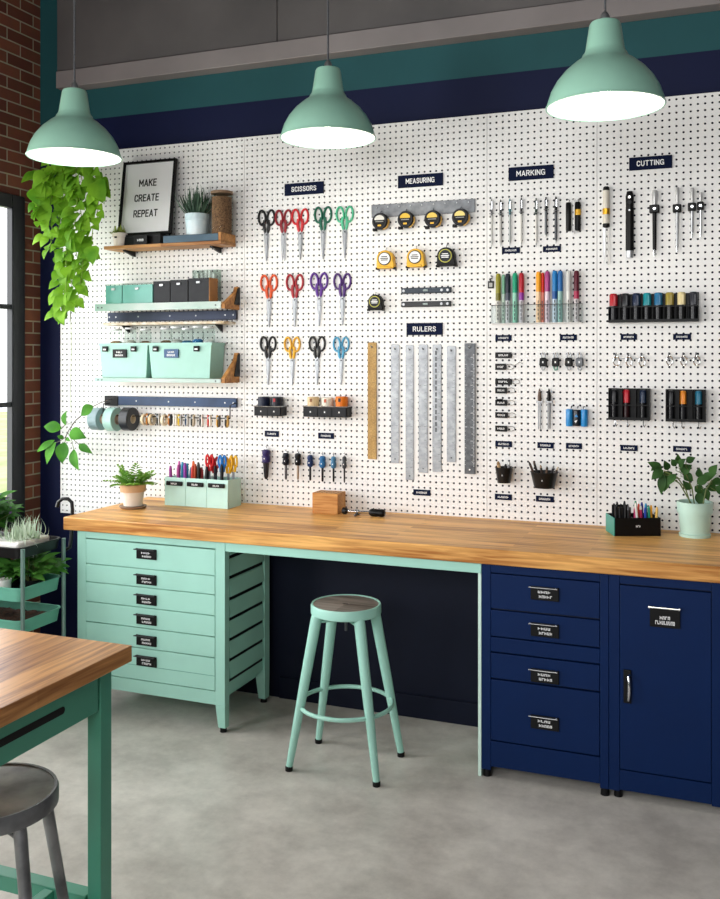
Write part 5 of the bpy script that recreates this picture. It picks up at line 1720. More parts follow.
def big_bin(px0, px1, label, labm, clips, lab_px, seedv):
    a, b_ = at(px0, 378, YS + 0.006), at(px1, 378, YS + 0.006)
    W = b_.x - a.x
    D, H_ = 0.138, 0.183
    r = thing('storage_bin', label, 'bin', ((a.x + b_.x) / 2, YS + 0.006, zs3))
    fl, t = 0.010, 0.004
    w2 = W / 2
    def ring(z, g, inset):
        return [(-w2 - g + inset, 0.006 - g * 0.6 + inset, z), (w2 + g - inset, 0.006 - g * 0.6 + inset, z), (w2 + g - inset, D - 0.002 - inset, z), (-w2 - g + inset, D - 0.002 - inset, z)]
    v = ring(0.0015, -0.004, 0) + ring(H_, fl, 0) + ring(H_, fl, t) + ring(0.006, -0.004, t)
    f = [(0, 1, 2, 3), (12, 15, 14, 13)]
    for k in range(3):
        o = k * 4
        f += [(o + q, o + (q + 1) % 4, o + 4 + (q + 1) % 4, o + 4 + q) for q in range(4)]
    MB().add(v, f).build('bin_body', MINTP, r, bevel=0.003)
    rim = MB()
    o_ = ring(H_ - 0.012, fl + 0.003, 0), ring(H_ + 0.001, fl + 0.003, 0), ring(H_ + 0.001, fl - 0.001, 0), ring(H_ - 0.012, fl - 0.001, 0)
    v = sum(o_, [])
    f = []
    for k in range(4):
        o, n_ = k * 4, ((k + 1) % 4) * 4
        f += [(o + q, o + (q + 1) % 4, n_ + (q + 1) % 4, n_ + q) for q in range(4)]
    rim.add(v, f).build('rim', MINTP, r)
    cx = (a.x + b_.x) / 2
    for px in clips:
        x = at(px, 350, YS).x - cx
        cl = MB().box(x - 0.016, -0.011, H_ - 0.044, x + 0.016, -0.002, H_ - 0.016).build('clip', BLACK, r, bevel=0.002)
        MB().box(x - 0.008, -0.0122, H_ - 0.036, x + 0.009, -0.0112, H_ - 0.029).build('mark', CHALK, cl, smooth=False)
    x = at(lab_px, 352, YS).x - cx
    lp = MB().box(x - 0.042, -0.007, H_ - 0.076, x + 0.042, 0.003, H_ - 0.032).build('label_plate', labm, r, bevel=0.001)
    sq = MB()
    squiggle(sq, x - 0.018, x + 0.02, H_ - 0.052, H_ - 0.042, -0.0071, seedv, 4)
    squiggle(sq, x - 0.024, x + 0.026, H_ - 0.068, H_ - 0.058, -0.0071, seedv + 1, 5)
    sq.build('lettering', CHALK, lp, smooth=False)
    return cx, W


c1, W1 = big_bin(100.6, 146.0, 'large mint bin with a black label, nearer the window on the bottom shelf', BLACK, (105, 133.5), 119.3, 500)
c2, W2 = big_bin(150.2, 209.5, 'large mint bin with a blue label, on the wooden bracket side of the bottom shelf', mat('label_blue', '#1f4a78', 0.4), (155.5, 196.5), 171, 510)
MB()
JARS = [
    (c1 - W1 * 0.34, 0.254, '#a8805a', 'clear jar with brown bits at the window end of the jar row'),
    (c1 - W1 * 0.02, 0.259, '#d8d4cc', 'clear jar with pale bits, second in the jar row'),
    (c1 + W1 * 0.31, 0.251, '#8a5f3a', 'clear jar with dark brown bits, third in the jar row'),
    (c2 - W2 * 0.36, 0.255, '#7a5c44', 'clear jar with coffee coloured bits, first in the blue labelled bin'),
    (c2 - W2 * 0.18, 0.261, '#c9c9c6', 'clear jar with white bits, second in the blue labelled bin'),
    (c2 + W2 * 0.005, 0.253, '#2d6e9c', 'clear jar with blue grey bits, in the middle of the blue labelled bin'),
    (c2 + W2 * 0.185, 0.262, '#2a74b4', 'clear jar with bright blue bits in the blue labelled bin'),
    (c2 + W2 * 0.365, 0.259, '#dfe3e4', 'clear jar with frosty bits at the bracket end of the jar row'),
]
for x, hj, hc, label in JARS:
    r = thing('glass_jar', label, 'jar', (x, YS + 0.080, zs3 + 0.0065), 'clear jars standing in the mint bins')
    rj = 0.031
    MB().open_lathe([(0.0, 0.0005), (rj * 0.94, 0.001), (rj, 0.006), (rj, hj * 0.9), (rj * 0.9, hj * 0.96), (rj * 0.9, hj)], 24).build('glass', CLEAR, r)
    MB().lathe([(0, 0.003), (rj * 0.92, 0.003), (rj * 0.93, hj * 0.72), (rj * 0.5, hj * 0.75), (0, hj * 0.73)], 18).build('contents', mat('bits_' + hc.strip('#'), hc, 0.8, var=0.35, scale=90, bump=0.6), r)
    MB().lathe([(rj * 0.9, hj - 0.008), (rj * 0.94, hj - 0.008), (rj * 0.94, hj + 0.001), (rj * 0.9, hj + 0.001)], 24, loop=True).build('rim', mat('frosted_rim', '#d9dcdc', 0.3), r)

# lower navy rail with a rod of tape rolls and small clips
r, W, Hh = wall_rail(105, 236, 400.4, 9.2, mat('navy_rail_paint', '#18304f', 0.35, 0.3, var=0.25, scale=9), 'navy metal rail with a hanging rod above the tape rolls')
MB().box(-W / 2 - 0.001, -0.024, -Hh / 2 - 0.004, -W / 2 + 0.085, -0.0205, Hh / 2 + 0.002).build('end_plate', BLACK, r, bevel=0.001)
zr = at(170, 417.0, YW - 0.075).z - r.location.z
MB().tube([(-W / 2 + 0.03, -0.021, -Hh * 0.3), (-W / 2 + 0.03, -0.075, -Hh * 0.3), (-W / 2 + 0.03, -0.075, zr), (-W / 2 - 0.03, -0.075, zr), (-W / 2 - 0.03, -0.075, zr)][:3] + [(-W / 2 + 0.03, -0.075, zr)], 0.003, 8).build('rod_arm', BLACKM, r)
MB().tube([(W / 2 - 0.004, -0.021, 0), (W / 2 - 0.004, -0.075, -0.01), (W / 2 - 0.004, -0.075, zr)], 0.003, 8).build('rod_arm', BLACKM, r)
MB().cyl((-W / 2 - 0.065, -0.075, zr), (W / 2 - 0.004, -0.075, zr), 0.0032, n=8).build('rod', BLACKM, r)
ry, rzw = YW - 0.075, r.location.z + zr


def roll(px, rad, wd, core, hexc, label, corem=None, grp='tape rolls on the rod'):
    x = at(px, 420, ry).x
    ci = core
    r = thing('tape_roll', label, 'tape', (x, ry, rzw - ci + 0.0034), grp)
    MB().lathe([(ci + 0.004, -wd / 2), (rad - 0.002, -wd / 2), (rad, -wd / 2 + 0.002), (rad, wd / 2 - 0.002), (rad - 0.002, wd / 2), (ci + 0.004, wd / 2)], 40, axis='x', loop=True).build('tape', mat('tape_' + hexc.strip('#'), hexc, 0.35, var=0.06), r)
    MB().lathe([(ci, -wd / 2 - 0.0005), (ci + 0.0038, -wd / 2 - 0.0005), (ci + 0.0038, wd / 2 + 0.0005), (ci, wd / 2 + 0.0005)], 32, axis='x', loop=True).build('core', corem or KRAFT, r)


roll(98.2, 0.061, 0.058, 0.024, '#8fa9b0', 'grey blue tape roll nearest the vine on the rod', mat('pale_core', '#b39c86', 0.7))
roll(113.3, 0.063, 0.055, 0.024, '#a9d3c9', 'pale mint tape roll between the grey blue and the black roll', mat('pale_core', '#b39c86'))
roll(129.0, 0.062, 0.052, 0.020, '#22262c', 'black tape roll with a cream core on the rod', mat('cream_core', '#cbbba0', 0.7))
for px, hc, lb in ((144.5, '#d9c7a6', 'narrow cream tape roll right beside the black roll'), (152.0, '#cdb58e', 'narrow tan tape roll, second after the black roll'), (164.5, '#dfd2b8', 'narrow pale tape roll between the orange clips')):
    roll(px, 0.030, 0.016, 0.020, hc, lb, mat('cream_core', '#cbbba0'), 'narrow tape rolls on the rod')
for px, hc, wht, lb in ((148.3, '#e08a28', '#2a2724', 'orange and black peg hanging between the narrow tape rolls'), (158.6, '#2a2a2a', '#b8b6b0', 'black and grey peg after the tan roll'), (170.2, '#d98a3a', '#26231f', 'amber and black peg after the pale roll'),
                        (175.8, '#e6e2da', '#e6e2da', 'white peg beside the yellow one'), (180.2, '#e0bb22', '#c8c4bb', 'yellow peg hanging on the rod'), (187.0, '#25415f', '#d8d5cf', 'dark blue and white peg hanging on the rod'),
                        (193.0, '#33302c', '#c9b79c', 'black and tan peg hanging on the rod'), (201.5, '#2c2c2e', '#e9e5dd', 'black and white peg before the red one'), (209.5, '#c8352a', '#ece6da', 'red and white peg hanging on the rod'),
                        (218.5, '#d9a022', '#4a4030', 'mustard peg near the bracket end of the rod'), (227.0, '#3a352e', '#c79a4a', 'dark brown peg last on the rod')):
    x = at(px, 415, ry).x
    r = thing('clothes_peg', lb, 'peg', (x, ry, rzw), 'small pegs on the rod')
    for s in (-1, 1):
        MB().prism([(s * 0.0035, 0.012), (s * 0.0075, 0.016), (s * 0.0085, 0.004), (s * 0.009, -0.034), (s * 0.002, -0.046), (s * 0.0035, -0.006)], -0.010, 0.010).build('arm', col(hc if s < 0 else wht), r, bevel=0.001)
    MB().lathe([(0.0034, -0.011), (0.0052, -0.011), (0.0052, 0.011), (0.0034, 0.011)], 12, axis='y', loop=True).build('spring', STEEL, r)

# ------------------------------------------------------------------ vine cutting at the end of the rail
VY = 4.10
r0 = at(107, 401, VY)
r = thing('vine_cutting', 'leafy vine cutting reaching out from the black end of the navy rail', 'plant', r0)
def V(px, py, dy=0.0):
    return at(px, py, VY + dy) - r0
st = MB()
st.tube([V(110, 399.5, 0.15), V(107, 400.5), V(100, 403), V(93, 406.5), V(83, 414), V(75, 421), V(69, 430), V(65, 438)], 0.0028, 7)
st.tube([V(70, 428), V(74, 440), V(79, 444.5)], 0.002, 6)
st.tube([V(66, 437), V(60, 441), V(55, 443)], 0.002, 6)
st.tube([V(73, 424), V(66, 424), V(62, 428)], 0.002, 6)
st.build('stem', TWIG, r)
lf = MB()
for (b0, b1, tp0, tp1, wd, ang) in ((93.5, 406, 80, 415.5, 0.050, 0.2), (65.5, 425.5, 65.3, 411, 0.046, -0.3), (62, 428.5, 43, 426, 0.052, 0.3), (70, 431.5, 85, 437.5, 0.056, 0.1), (55, 440, 35.4, 452, 0.030, 0.5),
                                    (56, 442, 45, 464, 0.052, -0.1), (65, 442, 61, 463.5, 0.064, 0.2), (73.7, 449, 77.2, 470.5, 0.054, -0.25), (79, 444.5, 91.5, 453, 0.034, 0.3), (64, 438, 57, 436, 0.02, 0.2), (66, 438, 70, 441, 0.016, 0.2)):
    lf.leaf(V(b0, b1), V(tp0, tp1, -0.02), wd * 1.25, (ang, -1, 0.35), 'oval', 0.10, 0.25, 8)
st = MB().tube([V(73.7, 449), V(72, 441), V(68, 433)], 0.0016, 6).tube([V(65, 442), V(66, 436)], 0.0016, 6)
st.build('leaf_stalk', STEM, r)
lf.build('foliage', leaf_mat('vine_leaf', '#4f9426', '#2f6a18', 0.2), r)

# ------------------------------------------------------------------ trailing pothos in a wall basket
PY = 3.98
pc = at(72, 150, PY)
r = thing('hanging_pothos', 'bright green trailing pothos in a dark hanging pot by the brick wall', 'plant', (pc.x, PY, pc.z))
MB().lathe([(0, -0.075), (0.065, -0.075), (0.085, 0.0), (0.092, 0.065), (0.085, 0.065), (0.075, 0.0), (0, -0.06)], 28).build('pot', mat('dark_brown_pot', '#2a211d', 0.6), r)
MB().lathe([(0, 0.045), (0.082, 0.045), (0.081, 0.035), (0, 0.035)], 20).build('soil', SOIL, r)
hg = MB()
for k in range(3):
    a = 2 * PI * k / 3 + 0.5
    hg.tube([(0.089 * math.cos(a), 0.089 * math.sin(a), 0.06), (0, 0, 0.115)], 0.0018, 5)
hg.tube([(0, 0, 0.115), (0.0, 0.0, 0.125), (0, YW - PY, 0.127)], 0.005, 6)
hg.build('hanger', BLACKM, r)
rn = random.Random(21)
vin, lf = MB(), MB()
VINES = [
    [(66, 172), (50, 178), (40, 186), (38, 205), (42, 222)], [(68, 172), (55, 186), (50, 205), (52, 228), (50, 252)], [(70, 174), (62, 200), (58, 235), (62, 265), (60, 300), (58, 318)],
    [(73, 174), (70, 210), (70, 250), (72, 290), (70, 322)], [(76, 174), (80, 205), (84, 240), (82, 275), (76, 305)], [(78, 172), (90, 185), (94, 210), (92, 240), (90, 262)],
    [(79, 171), (95, 174), (103, 186), (104, 204)], [(75, 174), (77, 215), (66, 255), (66, 285), (64, 312)], [(74, 173), (84, 190), (88, 222), (88, 255), (84, 285)], [(70, 172), (47, 172), (36, 176)],
    [(72, 173), (64, 188), (72, 232), (78, 262), (78, 296)], [(76, 172), (98, 178), (99, 192), (97, 222)], [(68, 173), (47, 190), (45, 215), (47, 240)]]
for i, pl in enumerate(VINES):
    pts = []
    dy0 = rn.uniform(-0.09, 0.07)
    for k, (px, py) in enumerate(pl):
        q = at(px, py, PY + dy0 * min(1, k / 1.5)) - Vector((pc.x, PY, pc.z))
        if k == 0: q.z = 0.05
        pts.append(q)
    # smooth
    sm = []
    for k in range(len(pts) - 1):
        for t in (0, 0.34, 0.67):
            sm.append(pts[k].lerp(pts[k + 1], t))
    sm.append(pts[-1])
    vin.tube(sm, 0.0021, 5)
    step = 0.025
    acc = 0.0
    for k in range(len(sm) - 1):
        d = (sm[k + 1] - sm[k]).length
        acc += d
        while acc > step:
            acc -= step
            p = sm[k].lerp(sm[k + 1], rn.random())
            a = rn.uniform(0, 2 * PI)
            dr = Vector((math.cos(a) * 0.75, -abs(math.sin(a)) * 0.5 - 0.1, rn.uniform(-1.0, -0.25)))
            dr.normalize()
            L = rn.uniform(0.050, 0.086)
            b0 = p + Vector((math.cos(a) * 0.014, -0.01, 0.0))
            lf.leaf(b0, b0 + dr * L, L * rn.uniform(0.72, 0.9), (rn.uniform(-0.5, 0.6), -1, rn.uniform(0.1, 0.7)), 'heart', 0.16, 0.16, 10)
for (px, py, qx, qy) in ((44, 172, 33, 186), (43, 205, 46, 226), (34, 188, 38, 204), (52, 190, 40, 196), (93, 246, 92, 264), (94, 182, 104, 200)):
    b0 = at(px, py, PY - 0.07) - Vector((pc.x, PY, pc.z))
    b1 = at(qx, qy, PY - 0.09) - Vector((pc.x, PY, pc.z))
    lf.leaf(b0, b1, (b1 - b0).length * 0.85, (0.2, -1, 0.3), 'heart', 0.12, 0.16, 10)
vin.tube([at(71, 322, PY) - Vector((pc.x, PY, pc.z)), at(71.3, 350, PY) - Vector((pc.x, PY, pc.z)), at(70.6, 385, PY) - Vector((pc.x, PY, pc.z)), at(71, 412, PY) - Vector((pc.x, PY, pc.z))], 0.0012, 5)
vin.build('stem', leaf_mat('vine_stem', '#9fb95a', '#7f9a45', 0.1), r)
lf.build('foliage', LEAF_A, r, ang=80)

# ------------------------------------------------------------------ things on the bench
# fern in a terracotta and white pot
fx, fy = at(133, 503, 3.93).x, 3.93
r = pot('potted_fern', 'feathery green fern in a white and terracotta pot on the bench', fx, fy, ZT + 0.013, 0.061, 0.045, 0.105, mat('whitewashed_clay', '#e6dccf', 0.7, var=0.04))
MB().lathe([(0, -0.0125), (0.058, -0.0125), (0.068, -0.002), (0.066, 0.0), (0.055, -0.005), (0, -0.005)], 32).build('saucer', mat('grey_clay', '#9a7f68', 0.7), r)
MB().lathe([(0.0605, 0.070), (0.0625, 0.070), (0.0645, 0.106), (0.062, 0.106)], 36, loop=True).build('terracotta_band', mat('terracotta', '#d3ab84', 0.8, var=0.08), r)
rn = random.Random(31)
fo = MB()
for k in range(30):
    a = 2 * PI * k / 30 + rn.uniform(-0.2, 0.2)
    e = rn.uniform(0.35, 1.35)
    L = rn.uniform(0.10, 0.150)
    p0 = Vector((0.02 * math.cos(a), 0.02 * math.sin(a), 0.09))
    d = Vector((math.cos(a) * math.cos(e), math.sin(a) * math.cos(e), math.sin(e)))
    pr = None
    for q in range(1, 9):
        t = q / 8
        p = p0 + d * L * t + Vector((0, 0, -0.035 * t * t))
        s = d.cross(Vector((0, 0, 1)))
        if s.length < 0.1: s = Vector((1, 0, 0))
        s.normalize()
        wl_ = 0.036 * math.sin(PI * (0.15 + 0.8 * t)) + 0.004
        for sg in (-1, 1):
            fo.leaf(p, p + s * sg * wl_ + d * 0.014, 0.012, (0, -0.6, 1), 'oval', 0.1, 0.2, 3)
fo.build('foliage', leaf_mat('fern_leaf', '#8db64a', '#5a8f34', 0.35), r)

# mint pen box with three compartments
bx0_, bx1_, by0, by1, bh = -2.650, -2.288, 4.065, 4.200, 0.142
r = thing('pen_box', 'mint pen box with three labelled compartments full of pens on the bench', 'box', ((bx0_ + bx1_) / 2, by0, ZT))
bw, bd = (bx1_ - bx0_) / 2, by1 - by0
BM_ = mat('mint_box_paint', '#bfe6dc', 0.42, var=0.04)
MB().box(-bw, 0.004, 0.0005, bw, bd - 0.004, 0.005).build('box_floor', BM_, r)
for k in range(3):
    x0 = -bw + 2 * bw * k / 3
    x1 = x0 + 2 * bw / 3
    fp = MB().box(x0 + (0.0006 if k else 0), 0, 0.0005, x1 - (0.0006 if k < 2 else 0), 0.0038, bh).build('front_panel', BM_, r, bevel=0.0012)
    m_ = (x0 + x1) / 2
    MB().box(m_ - 0.048, -0.010, bh - 0.040, m_ + 0.046, -0.0002, bh - 0.018).build('label_holder', BLACK, fp, bevel=0.004)
    sq = MB()
    squiggle(sq, m_ - 0.018, m_ + 0.018, bh - 0.034, bh - 0.025, -0.0101, 600 + k, 4)
    sq.build('lettering', CHALK, fp, smooth=False)
MB().box(-bw, bd - 0.0038, 0.0005, bw, bd, bh * 0.98).build('back_panel', BM_, r)
for x in (-bw, bw - 0.004):
    MB().prism([(0.0042, 0.0055), (bd - 0.0042, 0.0055), (bd - 0.0042, bh * 0.98), (0.0042, bh)], x, x + 0.004, 'yz').build('end_panel', BM_, r)
for k in (1, 2):
    x = -bw + 2 * bw * k / 3
    MB().box(x - 0.0015, 0.0042, 0.0055, x + 0.0015, bd - 0.0042, bh * 0.9).build('divider', BM_, r)
PENS = [
    (0.045, '#9a3f8f', 'mauve'), (0.125, '#c86aa8', 'rose pink'), (0.335, '#e0762c', 'pumpkin orange'), (0.41, '#b04a2a', 'rust'), (0.61, '#2c2430', 'aubergine'),
    (0.09, '#7c2a78', 'plum'), (0.155, '#a84a8c', 'orchid pink'), (0.20, '#2f8fb4', 'cyan'), (0.235, '#3c9fd0', 'light blue'), (0.275, '#8a3fa0', 'violet'), (0.305, '#245a86', 'petrol blue'),
    (0.355, '#d8601f', 'orange'), (0.385, '#c23a2c', 'brick red'), (0.43, '#3a2c28', 'dark brown'), (0.455, '#7a2428', 'maroon'), (0.485, '#26221f', 'black'), (0.515, '#a02a2c', 'crimson'), (0.55, '#5c1f3c', 'wine'), (0.59, '#1f1c22', 'jet black'),
    (0.735, '#15181e', 'ink black'), (0.765, '#6a2a86', 'purple'), (0.86, '#1a1a1c', 'matt black')]
rn = random.Random(41)
for i, (u_, hc, nm) in enumerate(PENS):
    x = bx0_ + (bx1_ - bx0_) * u_
    y = by0 + 0.035 + 0.02 * (i % 3)
    hz = 0.186 + 0.024 * rn.random() + (0.01 if i % 2 else 0)
    stick((x, y, ZT + 0.0065), (x + rn.uniform(-0.008, 0.010), y + rn.uniform(-0.004, 0.008), ZT + hz), 0.0085, hc, f'{nm} pen standing in the mint pen box', 'pen', group='pens in the mint box')
for i, (u_, hc, tall, nm) in enumerate((
        (0.635, '#cc2127', 0.262, 'tallest bright red scissors'), (0.69, '#b51c22', 0.250, 'darker red scissors'),
        (0.775, '#1b3f7a', 0.255, 'dark blue scissors'), (0.835, '#1f77c4', 0.262, 'bright blue scissors'),
        (0.905, '#eeb21c', 0.252, 'golden yellow scissors'), (0.955, '#f0c033', 0.258, 'paler yellow scissors'))):
    # small craft scissors standing handle up in the box
    x = bx0_ + (bx1_ - bx0_) * u_
    y = by0 + 0.05 + 0.018 * (i % 3)
    r = thing('craft_scissors', f'{nm} standing handles up in the mint pen box', 'scissors', (x, y, ZT + 0.0065), 'craft scissors in the mint box')
    for s in (-1, 1):
        top = tall - 0.0065
        ring = [(s * 0.0108 + 0.0088 * math.cos(2 * PI * q / 18), s * 0.002, top - 0.033 + 0.027 * math.sin(2 * PI * q / 18)) for q in range(18)]
        hd = MB().tube(ring, 0.0052, 7, closed=True)
        hd.tube([(s * 0.009, s * 0.002, top - 0.056), (s * 0.006, s * 0.002, top - 0.085)], 0.0066, 7)
        hd.build('handle', col(hc), r)
        MB().prism([(s * 0.006, top - 0.0855), (-s * 0.002, top - 0.0855), (0, 0.001), (s * 0.002, 0.001), (s * 0.006, 0.09)], -0.0004 + s * 0.001, 0.0006 + s * 0.001).build('blade', BLADE, r, smooth=False)

# wooden drill block and the chrome driver beside it
r = thing('tool_block', 'small oak tool block with drilled holes on the bench', 'block', (-1.79, 4.115, ZT))
MB().box(-0.066, 0, 0.0005, 0.066, 0.10, 0.098).build('wood_block', OAKB, r, bevel=0.002)
for i in range(5):
    for j in range(3):
        MB().lathe([(0, 0.0978), (0.005, 0.0978), (0.005, 0.0984), (0, 0.0984)], 10, (-0.048 + i * 0.024, 0.022 + j * 0.028, 0)).build('hole', INK, r, smooth=False)
a, b_ = at(341.5, 512, 4.12), at(384, 512.5, 4.12)
r = thing('hand_drill', 'chrome hand tool with a black grip lying beside the oak block', 'tool', ((a.x + b_.x) / 2, 4.13, ZT + 0.0185))
L = (b_.x - a.x) / 2
MB().lathe([(0, -L), (0.010, -L), (0.0165, -L * 0.95), (0.0165, -L * 0.82), (0.009, -L * 0.74), (0, -L * 0.74)], 18, axis='x').build('chuck', BLACKM, r)
MB().lathe([(0, -L * 0.739), (0.007, -L * 0.739), (0.007, -L * 0.4), (0.011, -L * 0.36), (0.011, -L * 0.2), (0.007, -L * 0.16), (0.006, L * 0.30), (0, L * 0.30)], 16, axis='x').build('shaft', CHROME, r)
MB().lathe([(0, L * 0.301), (0.013, L * 0.301), (0.018, L * 0.40), (0.0183, L * 0.62), (0.0160, L * 0.7), (0.0183, L * 0.8), (0.018, L * 0.93), (0.012, L), (0, L)], 18, axis='x').build('grip', BLACK, r)
MB().box(-L * 0.36, -0.030, -0.0182, -L * 0.26, 0.030, -0.010).build('foot_bar', DSTEEL, r, bevel=0.001)

# black organiser with a teal end, turned a little
oc = at(614, 531.5, 4.04)
ang = R(22)
r = thing('pen_organiser', 'black desk organiser with a teal end, full of pens, beside the potted plant', 'organiser', (oc.x, 4.04, ZT), rz=ang)
OW, OD, OH = 0.196, 0.128, 0.076
TEE = mat('teal_side', '#2f8f80', 0.35, var=0.08)
MB().box(0.004, 0, 0.0005, OW, 0.004, OH).box(OW - 0.004, 0.004, 0.0005, OW, OD - 0.004, OH).box(0.004, OD - 0.004, 0.0005, OW, OD, OH).box(0.004, 0.004, 0.0005, OW - 0.004, OD - 0.004, 0.005).build('organiser_body', BLACK, r, smooth=False)
MB().box(0, 0, 0.0005, 0.0038, OD, OH).build('teal_end', TEE, r, bevel=0.0006)
MB().box(0.085, 0.0045, 0.0055, 0.088, OD - 0.0045, OH * 0.95).build('divider', BLACK, r)
MB().box(0.012, 0.030, 0.0055, 0.080, 0.033, OH + 0.040).box(0.012, 0.075, 0.0055, 0.080, 0.078, OH + 0.044).build('inner_sleeve', mat('smoke_black', '#1b1b1d', 0.3), r, smooth=False)
sq = MB()
squiggle(sq, 0.092, 0.112, OH * 0.48, OH * 0.60, -0.0002, 650, 3)
sq.build('lettering', CHALK, r, smooth=False)
MT = Matrix.Translation((oc.x, 4.04, ZT)) @ Matrix.Rotation(ang, 4, 'Z')
rn = random.Random(55)
for i, (x, y, hc, hz, nm, tp) in enumerate((
        (0.018, 0.018, '#121214', 0.125, 'black pen at the teal end', None), (0.034, 0.020, '#1a1a1c', 0.118, 'black pen second from the teal end', None), (0.050, 0.018, '#0f0f11', 0.128, 'black pen third from the teal end', None), (0.068, 0.020, '#18181a', 0.122, 'black pen before the coloured ones', '#55555a'),
        (0.026, 0.052, '#1c1c1e', 0.135, 'black pen in the back row at the teal end', None), (0.058, 0.056, '#161618', 0.138, 'black pen in the back row before the pink one', None),
        (0.096, 0.025, '#c2386c', 0.118, 'pink pen', None), (0.104, 0.058, '#1f8f62', 0.138, 'dark green pen', None), (0.110, 0.022, '#e9e6df', 0.136, 'white pen leaning left', None), (0.118, 0.060, '#e2503c', 0.126, 'coral pen', None),
        (0.124, 0.026, '#b5245a', 0.122, 'raspberry pen', '#e7e2da'), (0.134, 0.055, '#262a86', 0.132, 'indigo pen', None), (0.142, 0.024, '#2344b0', 0.116, 'royal blue pen', None), (0.150, 0.050, '#2a9cc8', 0.128, 'sky blue pen', None),
        (0.158, 0.024, '#1f9c7c', 0.120, 'sea green pen', None), (0.170, 0.045, '#e8a52a', 0.122, 'amber pen', None), (0.182, 0.026, '#f0c36a', 0.118, 'pale yellow pen', None))):
    lean = Vector((rn.uniform(-0.006, 0.008), rn.uniform(-0.004, 0.010), 0))
    if nm.startswith('white'): lean = Vector((-0.014, 0, 0))
    p0, p1 = MT @ Vector((x, y, 0.0062)), MT @ (Vector((x, y, hz)) + lean)
    stick(p0, p1, 0.0056, hc, f'{nm} in the black desk organiser', 'pen', tp, 'pens in the black organiser')

# leafy plant in a mint pot
c = at(694.8, 530, 4.165)
r = pot('potted_plant', 'dark leafy plant in a mint pot at the end of the bench', c.x, 4.165, ZT, 0.070, 0.056, 0.145, mat('mint_ceramic', '#bfe0d2', 0.35, var=0.04), collar=0.045, rim=0.002)
MB().lathe([(0.056, 0.0006), (0.063, 0.0006), (0.064, 0.012), (0.058, 0.014)], 36, loop=True).build('pot_foot', mat('mint_ceramic', '#bfe0d2'), r)
pl0 = Vector((c.x, 4.165, ZT))
lf, st = MB(), MB()
LV = [((662, 470), (650, 463), 0.05), ((663, 470), (653, 478), 0.055), ((664, 474), (661, 492), 0.05), ((668, 470), (665, 462), 0.04), ((676, 466), (672, 460), 0.04), ((680, 468), (684, 460), 0.055), ((681, 472), (690, 466), 0.06), ((684, 474), (692, 480), 0.05), ((676, 474), (668, 484), 0.045), ((679, 464), (678, 456), 0.04),
      ((668, 478), (664, 490), 0.05), ((695, 486), (702, 492), 0.05), ((697, 484), (708, 477), 0.05), ((702, 480), (714, 474), 0.05), ((700, 478), (699, 469), 0.04), ((706, 486), (717, 490), 0.055), ((712, 480), (722, 484), 0.05), ((698, 492), (702, 505), 0.05), ((690, 490), (684, 482), 0.04), ((710, 474), (716, 466), 0.045), ((686, 462), (694, 458), 0.04), ((672, 472), (660, 481), 0.05), ((704, 488), (708, 499), 0.045), ((716, 486), (726, 494), 0.05), ((657, 468), (652, 470), 0.03)]
TRUNK = [((692, 502), (686, 490), (678, 478), (664, 471)), ((695, 502), (692, 488), (686, 474), (680, 465)), ((699, 502), (698, 490), (700, 482)), ((702, 502), (706, 490), (712, 480)), ((694, 502), (680, 484), (670, 476))]
for k, pts in enumerate(TRUNK):
    q = [at(x, y, 4.165 + (k % 3 - 1) * 0.02) - pl0 for x, y in pts]
    q[0].z = 0.115
    st.tube(q, 0.003, 6)
rn = random.Random(61)
for (b0, b1, wd) in LV:
    dy = rn.uniform(-0.05, 0.03)
    p0, p1 = at(b0[0], b0[1], 4.165 + dy) - pl0, at(b1[0], b1[1], 4.165 + dy - rn.uniform(0.0, 0.03)) - pl0
    lf.leaf(p0, p1 + (p1 - p0) * 0.15, wd * 0.78, (rn.uniform(-0.4, 0.4), -1, rn.uniform(0.2, 0.9)), 'oval', 0.1, 0.25, 7)
    st.tube([p0, p0 + Vector((0, 0.004, -0.02)), (at(694, 492, 4.165) - pl0) * 0.25 + p0 * 0.75], 0.0016, 5)
st.build('stem', STEM, r)
lf.build('foliage', leaf_mat('dark_leaf', '#426d31', '#1f3a1a', 0.2), r)

# ------------------------------------------------------------------ plant trolley between the brick wall and the bench
TX_, TYa, TYb = -2.915, 3.325, 3.62
TW = 0.50
r = thing('plant_trolley', 'three tier metal trolley of plants beside the bench, black on top and mint below', 'trolley', (TX_ - TW / 2, (TYa + TYb) / 2, 0))
hx, hy = TW / 2, (TYb - TYa) / 2


def tray(zr_, h, m):
    """open tray with rounded corners: rim height zr_, depth h"""
    def loop_(g, z):
        out = []
        rad = 0.045
        for (cx_, cy_, a0) in ((hx - rad, hy - rad, 0), (-hx + rad, hy - rad, PI / 2), (-hx + rad, -hy + rad, PI), (hx - rad, -hy + rad, 1.5 * PI)):
            for k in range(6):
                q = a0 + PI / 2 * k / 5
                out.append((cx_ + (rad + g) * math.cos(q), cy_ + (rad + g) * math.sin(q), z))
        return out
    loops = [loop_(-0.012, zr_ - h), loop_(-0.002, zr_ - 0.006), loop_(0.003, zr_ - 0.005), loop_(0.003, zr_), loop_(-0.006, zr_), loop_(-0.015, zr_ - h + 0.004)]
    n = 24
    v = sum(loops, [])
    f = [tuple(range(n)), tuple(reversed(range(5 * n, 6 * n)))]
    for i in range(5):
        f += [(i * n + j, i * n + (j + 1) % n, (i + 1) * n + (j + 1) % n, (i + 1) * n + j) for j in range(n)]
    return MB().add(v, f).build('tray', m, r, ang=50)


